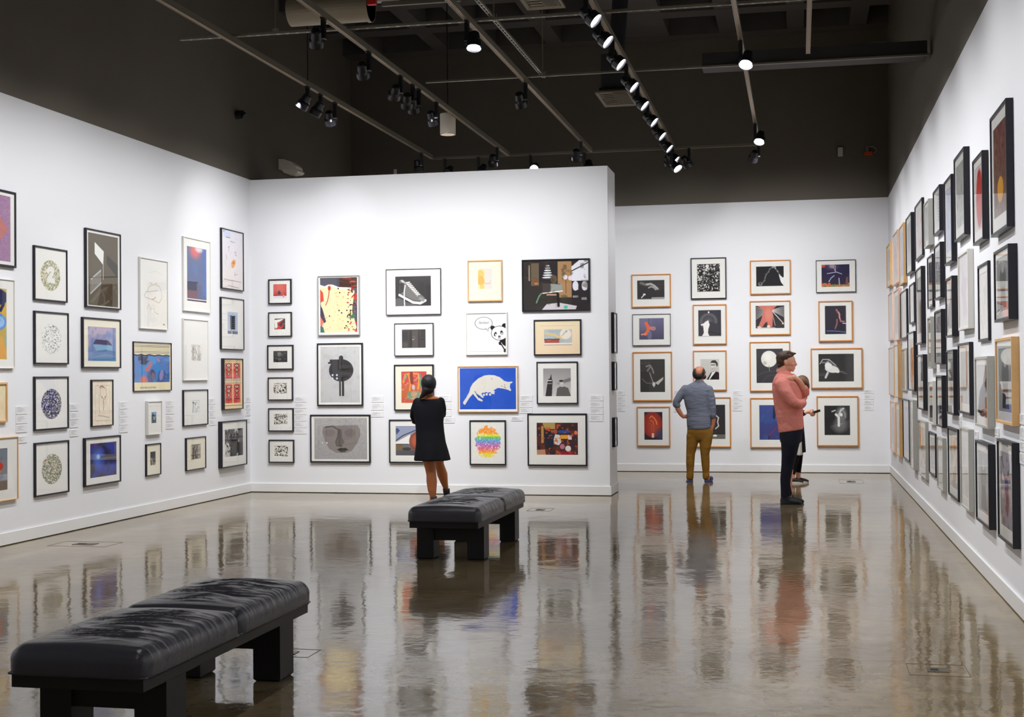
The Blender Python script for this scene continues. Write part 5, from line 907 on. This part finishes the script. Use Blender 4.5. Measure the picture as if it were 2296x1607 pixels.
Fw.loft(bm, [(240, 655, 1066, .05, 192, .045), (246, 648, 1050, .05, 188, .04), (258, 630, 960, .05, 168, .026), (268, 605, 860, .05, 142, .008), (268, 590, 740, .05, 118), (262, 582, 640, .05, 110), (246, 590, 540, .05, 106), (244, 590, 450, .05, 96), (262, 575, 400, .05, 84), (300, 545, 372, .05, 66)], 60)
Fw.T(bm, [(290, 408, .05, 52), (260, 500, .07, 52), (250, 566, .13, 50), (266, 628, .2, 38), (330, 655, .27, 30), (420, 650, .29, 30)])
Fw.T(bm, [(548, 405, .05, 54), (564, 490, .07, 52), (564, 548, .13, 50), (535, 602, .22, 40), (450, 640, .28, 32), (380, 640, .3, 30)])
Fw.done('dress', bm, BLKF, .010, 2)
HAIRB = mat('black_hair', (8, 7, 12), .5, spec=.4, bump=.5, bscale=60, bstretch=(1, 1, .15))
bm = bmesh.new(); Fw.E(bm, 417, 192, -.012, 88, 92, 101); Fw.E(bm, 410, 265, -.045, 72, 50, 52)
Fw.T(bm, [(392, 270, -.05, 50), (368, 305, -.055, 38), (345, 335, -.05, 26), (322, 358, -.03, 14)])
Fw.done('hair', bm, HAIRB, .009, 3)
BOOT = mat('black_boot_suede', (22, 21, 26), .7)
for q in ([(462, 1470, 0, 41), (462, 1500, 0, 40), (458, 1530, .0, 38, 42)], [(611, 1415, .40, 38), (614, 1450, .41, 37), (620, 1490, .42, 36, 40)]):
    bm = bmesh.new(); x, zy, y, r = q[0][:4]; bx, by, bz = q[2][0], q[2][1], q[2][2]
    R = [[(Fw.X(px)+rr/909*math.cos(2*PI*k/24), yy+rr*ry_/909*math.sin(2*PI*k/24), Fw.Z(pz)) for k in range(24)] for px, pz, yy, rr, ry_ in ((bx, by+24 if bz < .2 else by+30, bz, 38, 1.1), (bx, by, bz, 40, 1.15), (q[1][0], q[1][1], q[1][2], 39, 1.05), (x, zy, y, 41, 1), (x, zy, y, 33, 1), (x, zy+20, y, 32, 1))]
    rings(bm, R, cap=False)
    Fw.T(bm, [(bx, by+4, bz, 24), (bx-14, by+8, bz+.09, 30, 24), (bx-22, by+12, bz+.17, 22, 16)]); obj('boot', bm, BOOT, Fw.root, smooth=True)
# --- bald man
b0 = atZ(1572, 1080, 0); Fb = Fig(b0, 493, 1499, 814, 'balding man in a grey blue shirt and mustard trousers looking up, seen from behind')
bm = bmesh.new()
Fb.T(bm, [(350, 1470, 0, 26), (352, 1420, 0, 28), (362, 1300, 0, 42), (368, 1180, 0, 44), (385, 1060, .0, 58), (408, 900, .0, 76)])
Fb.T(bm, [(572, 1475, .03, 26), (568, 1420, .03, 28), (552, 1300, .02, 42), (545, 1180, .0, 44), (545, 1060, 0, 60), (540, 900, 0, 78)])
Fb.loft(bm, [(340, 620, 930, 0, 90), (335, 612, 850, 0, 92), (345, 590, 700, 0, 84), (320, 600, 520, 0, 92), (320, 600, 400, 0, 80), (400, 560, 330, 0, 56)])
Fb.T(bm, [(478, 340, .0, 52), (484, 280, .0, 46), (486, 225, .01, 48)])
Fb.E(bm, 478, 192, .01, 66, 82, 78, .25); Fb.E(bm, 508, 222, .05, 48, 56, 44, .5)
Fb.E(bm, 558, 192, .06, 9, 10, 12); Fb.E(bm, 420, 215, .02, 7, 14, 19)   # nose tip and left ear
Fb.E(bm, 545, 226, .055, 15, 22, 20)
Fb.T(bm, [(310, 400, .0, 44), (250, 480, -.01, 38), (206, 575, -.02, 33), (232, 640, -.01, 29), (264, 694, .0, 25), (290, 722, .0, 20)])
Fb.T(bm, [(598, 420, .0, 42), (630, 560, -.01, 36), (640, 680, -.01, 32), (648, 760, .0, 26), (640, 820, .0, 22), (620, 870, .0, 22)])
hand(Fb, bm, (294, 722, .0), (316, 722, .01), [[(306, 704, .02), (326, 696, .03), (344, 694, .04)], [(332, 708, .03), (346, 706, .06), (350, 712, .09)], [(334, 718, .02), (350, 720, .06), (352, 728, .09)], [(332, 730, .02), (346, 736, .05), (350, 744, .08)], [(326, 738, .02), (338, 746, .04), (344, 752, .06)]], 7.6)
hand(Fb, bm, (634, 840, .0), (626, 872, .0), [[(612, 862, .03), (604, 880, .04)], [(612, 890, .0), (606, 915, .0)], [(620, 894, .0), (616, 922, .0)], [(628, 894, .0), (626, 920, .0)], [(636, 890, .0), (636, 912, .0)]], 7.6)
Fb.done('body', bm, SKT, .0075)
SHG = mat('grey_blue_linen', (112, 117, 132), .85, spec=.2, bump=1.0, bscale=8, bstretch=(.7, .7, 2.2), vary=.12, vscale=40)
bm = bmesh.new()
Fb.loft(bm, [(338, 612, 868, .0, 108), (332, 620, 840, .0, 110), (328, 616, 760, .0, 106), (332, 600, 660, .0, 98), (305, 600, 560, .0, 100), (290, 612, 460, .0, 100), (288, 615, 400, .0, 92), (318, 592, 352, .0, 78), (385, 560, 318, .0, 62), (425, 532, 300, .0, 54)], 48)
Fb.T(bm, [(316, 388, .0, 52), (258, 460, -.01, 50), (206, 545, -.02, 44), (205, 572, -.02, 42)])
Fb.T(bm, [(596, 396, .0, 52), (624, 520, -.01, 50), (636, 640, -.01, 44), (638, 700, -.01, 39)])
Fb.T(bm, [(448, 300, -.02, 24), (480, 306, -.05, 26), (520, 306, -.03, 24)])
Fb.done('shirt', bm, SHG, .010, 2)
for q, nm in ((((182, 560, -.02), (236, 590, -.015)), 'cuff'), (((604, 705, -.01), (672, 700, -.01)), 'cuff')):
    bm = bmesh.new(); (x0, y0, d0), (x1, y1, d1) = q; cx, cy = (x0+x1)/2, (y0+y1)/2; Fb.T(bm, [(cx-2, cy-14, d0, 41), (cx+(8 if cx < 300 else 2), cy+8, d0, 39)], 20); obj(nm, bm, SHG, Fb.root, smooth=True)
MUS = mat('mustard_cotton', (146, 106, 42), .85, spec=.2, bump=.9, bscale=7, bstretch=(1, 1, 1.6))
bm = bmesh.new()
Fb.loft(bm, [(372, 590, 1000, .0, 66), (350, 612, 960, .0, 86), (332, 626, 900, .0, 100), (336, 616, 840, .0, 100)], 40)
Fb.T(bm, [(361, 1444, 0, 44), (362, 1420, 0, 44), (364, 1390, 0, 42), (366, 1280, 0, 50), (372, 1160, 0, 54), (388, 1060, 0, 66), (402, 960, 0, 80), (420, 900, .0, 84)])
Fb.T(bm, [(552, 1440, .03, 42), (552, 1418, .03, 42), (552, 1390, .03, 41), (548, 1280, .02, 50), (542, 1160, .0, 54), (548, 1060, .0, 70), (556, 960, 0, 82), (548, 900, .0, 84)])
Fb.done('trousers', bm, MUS, .010, 2)
HAIRD = mat('dark_brown_hair', (40, 28, 22), .6, bump=.4, bscale=80)
bm = bmesh.new(); Fb.E(bm, 475, 228, -.005, 66, 78, 54, .1); Fb.E(bm, 436, 200, .0, 34, 70, 62, .1); Fb.E(bm, 522, 200, .0, 30, 66, 56, .2)
for a in range(9):
    t = PI*(.06+.88*a/8); Fb.E(bm, 484+56*math.cos(t), 186-52*math.sin(t), .03, 17, 34, 17)
Fb.done('hair', bm, HAIRD, .008, 2)
bm = bmesh.new(); Fb.E(bm, 546, 244, .05, 22, 28, 26); Fb.E(bm, 530, 256, .03, 26, 30, 20); Fb.done('beard', bm, HAIRD, .008, 2)
bm = bmesh.new(); Fb.T(bm, [(530, 172, -.02, 2.6), (562, 170, .06, 2.6), (570, 178, .08, 3)], 8)
for k in range(12):
    a, b = 2*PI*k/12, 2*PI*(k+1)/12; Fb.T(bm, [(570+7*math.cos(a), 184+14*math.sin(a), .09, 2.2), (570+7*math.cos(b), 184+14*math.sin(b), .09, 2.2)], 6)
obj('glasses', bm, mat('pale_metal'), Fb.root, smooth=True)
NAVY = mat('navy_clog', (34, 42, 96), .5)
for x, d, k in ((352, 0, 10), (566, .03, 26)):
    bm = bmesh.new(); Fb.T(bm, [(x-2, 1483, d-.02, 36, 20), (x+k, 1482, d+.08, 38, 20), (x+k*1.6+6, 1480, d+.17, 34, 22)], 20)
    Fb.T(bm, [(x+k-2, 1470, d+.07, 30, 24), (x+k*1.6+6, 1470, d+.15, 30, 26)], 20)
    box(bm, Fb.X(x-38), d-.06, .0, Fb.X(x+38+k), d+.2, .014); Fb.done('shoe', bm, NAVY, .007, 3)
# --- man in pink, profile facing right
p0 = atZ(1770, 1129, 0); Fp = Fig(p0, 304, 1557, 797, 'man in profile in a salmon pink shirt and dark trousers, hand on his neck')
bm = bmesh.new()
Fp.T(bm, [(258, 1500, -.07, 30), (262, 1440, -.07, 36), (268, 1320, -.07, 46), (285, 1180, -.07, 52), (312, 1060, -.08, 68), (318, 920, -.08, 88)])
Fp.T(bm, [(300, 1500, .10, 30), (292, 1440, .10, 36), (290, 1320, .10, 46), (298, 1180, .09, 52), (316, 1060, .08, 66), (318, 920, .08, 86)])
Fp.loft(bm, [(222, 430, 900, 0, 128), (225, 440, 780, 0, 125), (200, 430, 650, 0, 120), (185, 420, 500, 0, 135), (180, 385, 400, 0, 138), (205, 330, 320, 0, 90)])
Fp.T(bm, [(262, 340, 0, 66, 60), (262, 275, 0, 56, 52), (276, 220, 0, 55, 50)])
# head in profile
Fp.E(bm, 278, 158, 0, 82, 64, 80); Fp.E(bm, 318, 172, 0, 56, 58, 72); Fp.E(bm, 326, 232, 0, 42, 44, 40, -.15); Fp.E(bm, 348, 262, 0, 17, 26, 17)
Fp.T(bm, [(366, 168, 0, 9, 12), (376, 190, 0, 9, 13), (385, 208, 0, 9, 15)]); Fp.E(bm, 374, 214, 0, 12, 17, 8)
Fp.E(bm, 362, 152, 0, 12, 40, 9); Fp.E(bm, 366, 236, 0, 10, 20, 5.5); Fp.E(bm, 364, 247, 0, 10, 19, 6)
for s in (-1, 1):
    Fp.E(bm, 286, 190, s*.078, 16, 7, 25, -.15); Fp.E(bm, 362, 176, s*.04, 8, 12, 8); Fp.E(bm, 345, 205, s*.045, 22, 16, 20)
# near arm (towards the viewer), forearm across the chest
Fp.T(bm, [(238, 390, -.16, 38), (290, 490, -.22, 40), (372, 580, -.24, 40), (410, 590, -.2, 36), (440, 570, -.1, 30), (452, 548, .02, 25), (450, 530, .06, 22)])
# far arm, elbow forward, forearm rising back to the neck
Fp.T(bm, [(280, 400, .16, 40), (380, 480, .17, 40), (455, 525, .10, 40), (462, 480, .02, 36), (438, 420, -.05, 30), (410, 370, -.10, 26), (385, 345, -.12, 24)])
hand(Fp, bm, (392, 350, -.11), (364, 332, -.13), [[(372, 312, -.10), (350, 300, -.08), (330, 300, -.06)], [(342, 318, -.15), (316, 316, -.16), (300, 326, -.15)], [(342, 332, -.16), (312, 334, -.17), (296, 346, -.16)], [(344, 344, -.16), (318, 350, -.17), (304, 360, -.16)], [(350, 356, -.15), (330, 364, -.16), (318, 372, -.15)]], 9)
hand(Fp, bm, (450, 540, .05), (448, 512, .09), [[(430, 506, .02), (420, 490, -.02)], [(440, 486, .1), (436, 466, .06)], [(448, 484, .11), (446, 462, .08)], [(456, 486, .11), (456, 466, .09)], [(464, 492, .11), (466, 474, .1)]], 8.5)
Fp.done('body', bm, SKL, .007, 2)
PNK = mat('salmon_linen', (234, 146, 134), .85, spec=.2, bump=1.0, bscale=8, bstretch=(1.2, 1.2, 1.6), vary=.1, vscale=50)
bm = bmesh.new()
Fp.loft(bm, [(208, 442, 832, 0, 150), (204, 446, 800, 0, 152), (190, 444, 730, 0, 148), (174, 442, 650, 0, 146), (160, 438, 540, 0, 150), (150, 425, 450, 0, 158), (152, 400, 385, 0, 158), (172, 360, 330, 0, 135), (200, 335, 290, 0, 90), (206, 318, 268, 0, 72)], 56)
for v in bm.verts:
    if v.co.z < Fp.Z(740): t = (Fp.Z(740)-v.co.z)/(Fp.Z(740)-Fp.Z(832)); v.co.z -= t*(Fp.X(430)-v.co.x)*.16
Fp.T(bm, [(238, 395, -.175, 66, 60), (285, 480, -.225, 60), (352, 566, -.24, 50), (405, 592, -.21, 44), (425, 584, -.16, 40)])
Fp.T(bm, [(285, 400, .17, 58), (385, 480, .17, 54), (452, 520, .10, 46), (466, 488, .03, 42), (460, 458, -.01, 40)])
Fp.done('shirt', bm, PNK, .010, 2)
bm = bmesh.new(); Fp.T(bm, [(418, 592, -.18, 45), (434, 580, -.13, 43)], 20); obj('cuff', bm, PNK, Fp.root, smooth=True)
bm = bmesh.new(); Fp.T(bm, [(464, 470, .0, 43), (456, 448, -.02, 41)], 20); obj('cuff', bm, PNK, Fp.root, smooth=True)
bm = bmesh.new(); R = [[(Fp.X(262)+rx/797*math.cos(2*PI*k/28), ry/797*math.sin(2*PI*k/28), Fp.Z(zy)+(rx*math.cos(2*PI*k/28)*-.22)/797) for k in range(28)] for rx, ry, zy in ((70, 74, 292), (66, 70, 262), (60, 63, 258), (60, 62, 292))]; rings(bm, R, cap=False); obj('collar', bm, PNK, Fp.root, smooth=True)
NVT = mat('dark_navy_trousers', (24, 27, 42), .8, spec=.25, bump=.3, bscale=10)
bm = bmesh.new()
Fp.loft(bm, [(222, 425, 960, 0, 128), (214, 432, 900, 0, 134), (220, 438, 850, 0, 132), (228, 436, 780, 0, 124)], 40)
Fp.T(bm, [(266, 1475, -.07, 44), (266, 1440, -.07, 44), (268, 1320, -.07, 50), (288, 1180, -.07, 58), (305, 1080, -.08, 72), (318, 960, -.08, 90), (325, 880, -.07, 96)])
Fp.T(bm, [(288, 1475, .10, 42), (286, 1440, .10, 42), (284, 1320, .10, 48), (296, 1180, .09, 56), (312, 1080, .08, 70), (322, 960, .08, 86), (325, 880, .07, 92)])
Fp.done('trousers', bm, NVT, .010, 2)
HAIRM = mat('brown_hair', (72, 46, 30), .5, bump=.4, bscale=50, bstretch=(1, 1, .4))
bm = bmesh.new(); Fp.E(bm, 268, 138, 0, 80, 70, 62, -.1); Fp.E(bm, 250, 172, 0, 58, 66, 68); Fp.E(bm, 226, 212, 0, 26, 54, 28)
Fp.T(bm, [(260, 100, 0, 28, 52), (310, 94, 0, 24, 50), (352, 104, 0, 16, 44), (378, 100, .0, 7, 28)]); Fp.E(bm, 318, 122, 0, 40, 62, 22, .1)
for s in (-1, 1): Fp.E(bm, 296, 165, s*.062, 12, 14, 24)
Fp.done('hair', bm, HAIRM, .008, 2)
bm = bmesh.new()
for s in (-1, 1): Fp.E(bm, 367, 176, s*.036, 4, 7, 3.4)
obj('eye', bm, mat('dark_eye', (40, 30, 26), .2), Fp.root, smooth=True)
DSH = mat('dark_navy_shoe', (22, 24, 36), .6)
for x, d in ((262, -.07), (262+20, .12)):
    bm = bmesh.new(); Fp.T(bm, [(x-14, 1522, d, 34, 36), (x+40, 1522, d, 32, 38), (x+110, 1532, d-.01, 25, 40), (x+148, 1540, d-.01, 16, 32)], 20); Fp.T(bm, [(x, 1480, d, 42, 40), (x+20, 1505, d, 44, 40)], 20)
    box(bm, Fp.X(x-46), d-.045, 0, Fp.X(x+160), d+.04, .02); Fp.done('shoe', bm, DSH, .008, 3)
# --- young woman with a phone, mostly behind him
g0 = atZ(1790, 1083, 0); Fg = Fig(g0, 390, 1358, 672, 'young brown-haired woman in dark clothes looking down at a phone, behind the man in pink')
bm = bmesh.new()
Fg.T(bm, [(338, 1325, -.03, 22), (336, 1280, -.03, 24), (345, 1180, -.02, 36), (360, 1090, 0, 42), (372, 960, 0, 52)])
Fg.T(bm, [(392, 1315, .10, 22), (390, 1270, .10, 24), (386, 1180, .09, 36), (388, 1090, .08, 42), (385, 960, .05, 52)])
Fg.loft(bm, [(340, 430, 940, .03, 80), (335, 425, 800, .03, 78), (345, 425, 660, .03, 80), (345, 425, 560, .03, 88), (365, 420, 500, .03, 60)])
Fg.T(bm, [(395, 520, .03, 34), (410, 460, .03, 30), (430, 420, .03, 32)])
Fg.E(bm, 448, 392, .03, 52, 50, 62, -.5); Fg.E(bm, 478, 412, .03, 26, 34, 40, -.5); Fg.E(bm, 496, 412, .03, 8, 9, 10); Fg.E(bm, 484, 436, .03, 10, 16, 7)
Fg.T(bm, [(380, 540, -.08, 32), (385, 640, -.1, 27), (405, 690, -.1, 24), (440, 682, -.09, 19), (470, 668, -.08, 16)])
Fg.T(bm, [(390, 540, .13, 32), (395, 640, .14, 27), (415, 685, .12, 24), (455, 678, .06, 19), (490, 668, .03, 16)])
hand(Fg, bm, (474, 664, -.07), (500, 664, -.055), [[(500, 648, -.04), (526, 644, -.03), (544, 652, -.02)], [(524, 662, -.05), (544, 672, -.03), (534, 684, -.01)], [(522, 672, -.05), (540, 684, -.03), (528, 694, -.01)], [(516, 682, -.05), (532, 694, -.03), (520, 702, -.01)], [(508, 690, -.05), (522, 700, -.03), (512, 708, -.01)]], 7)
hand(Fg, bm, (498, 672, .03), (520, 680, .02), [[(518, 664, .0), (538, 660, -.01)], [(538, 684, .01), (556, 690, .0)], [(534, 692, .01), (550, 700, .0)], [(528, 698, .01), (542, 706, .0)], [(520, 702, .01), (532, 710, .0)]], 7)
Fg.done('body', bm, SKL, .0075, 2)
bm = bmesh.new(); Fg.E(bm, 440, 376, .03, 62, 60, 66, -.5); Fg.E(bm, 418, 420, .03, 40, 56, 60); Fg.T(bm, [(470, 372, -.02, 22), (492, 400, -.025, 16), (496, 430, -.02, 12), (490, 470, -.02, 8)]); Fg.T(bm, [(470, 372, .08, 22), (492, 400, .085, 16), (496, 430, .08, 12)]); Fg.T(bm, [(410, 420, -.03, 34), (400, 480, -.04, 30), (396, 530, -.04, 18)])
Fg.done('hair', bm, mat('chestnut_hair', (92, 58, 34), .45, bump=.4, bscale=60, bstretch=(1, 1, .2)), .008, 2)
BT = mat('black_cardigan', (20, 20, 26), .85, spec=.2, bump=.3, bscale=14)
bm = bmesh.new(); Fg.loft(bm, [(330, 464, 1060, .03, 86, .02), (332, 458, 940, .03, 88, .01), (330, 448, 800, .03, 90), (332, 440, 660, .03, 90), (332, 446, 570, .03, 98), (352, 432, 510, .03, 78), (375, 418, 490, .03, 50)])
Fg.T(bm, [(378, 530, -.08, 42), (384, 635, -.1, 38), (410, 692, -.1, 32), (436, 684, -.09, 27)]); Fg.T(bm, [(390, 530, .13, 42), (396, 635, .14, 38), (420, 688, .12, 32), (450, 680, .07, 27)])
Fg.done('cardigan', bm, BT, .010, 2)
bm = bmesh.new(); Fg.loft(bm, [(372, 434, 1085, -.0, 92), (376, 434, 1060, -.0, 94), (378, 432, 950, -.0, 94)]); Fg.done('white_shirt_tail', bm, mat('white_cotton', (222, 218, 208), .85), .009, 1)
bm = bmesh.new(); Fg.T(bm, [(338, 1262, -.03, 27), (345, 1180, -.02, 40), (360, 1090, 0, 48), (372, 960, 0, 56)]); Fg.T(bm, [(390, 1256, .10, 27), (388, 1180, .09, 40), (390, 1090, .08, 48), (385, 960, .05, 56)]); Fg.done('leggings', bm, BT, .010, 2)
SOLE = mat('white_sole', (224, 216, 200), .6)
for x, zy, d in ((352, 1326, -.04), (404, 1316, .10)):
    sh = bmesh.new(); dz = 0 if d < 0 else 0
    Fg.T(sh, [(x-26, 1328, d, 24, 25), (x+10, 1330, d, 22, 27), (x+56, 1336, d, 16, 28), (x+78, 1340, d, 10, 22)], 18); s_ = Fg.done('shoe', sh, mat('black_canvas', (30, 28, 34), .8), .007, 2)
    b = bmesh.new(); R = [[(Fg.X(x+24)+ (62/672)*math.cos(2*PI*k/28), d+.042*math.sin(2*PI*k/28), z) for k in range(28)] for z in (0, .026)]; rings(b, R); obj('sole', b, SOLE, s_)
ph = bmesh.new(); box(ph, -.035, -.005, -.07, .035, .005, .07); po = obj('mobile_phone', ph, mat('black_glass', (14, 14, 18), .15), bevel=.004)
po.matrix_world = Fg.root.matrix_basis @ Matrix.Translation((Fg.X(560), -.025, Fg.Z(668))) @ Matrix.Rotation(1.25, 4, 'Y') @ Matrix.Rotation(1.1, 4, 'Z')
tag(po, 'black mobile phone held in front of the young woman', 'phone')
# the camera bag strap / dark phone in the pink man's hand is the dark slab under his elbow
# ---------------------------------------------------------------- world, view
W0 = bpy.data.worlds.new('world'); bpy.context.scene.world = W0; W0.use_nodes = True; W0.node_tree.nodes['Background'].inputs[0].default_value = (.0, .0, .0, 1)
vs = bpy.context.scene.view_settings; vs.view_transform = 'Standard'; vs.look = 'None'; vs.gamma = 1; vs.use_curve_mapping = False; vs.exposure = 0
cy = bpy.context.scene.cycles
try: cy.use_light_tree = True; cy.sample_clamp_indirect = 4; cy.caustics_reflective = False; cy.caustics_refractive = False
except Exception: pass
bpy.context.view_layer.update()
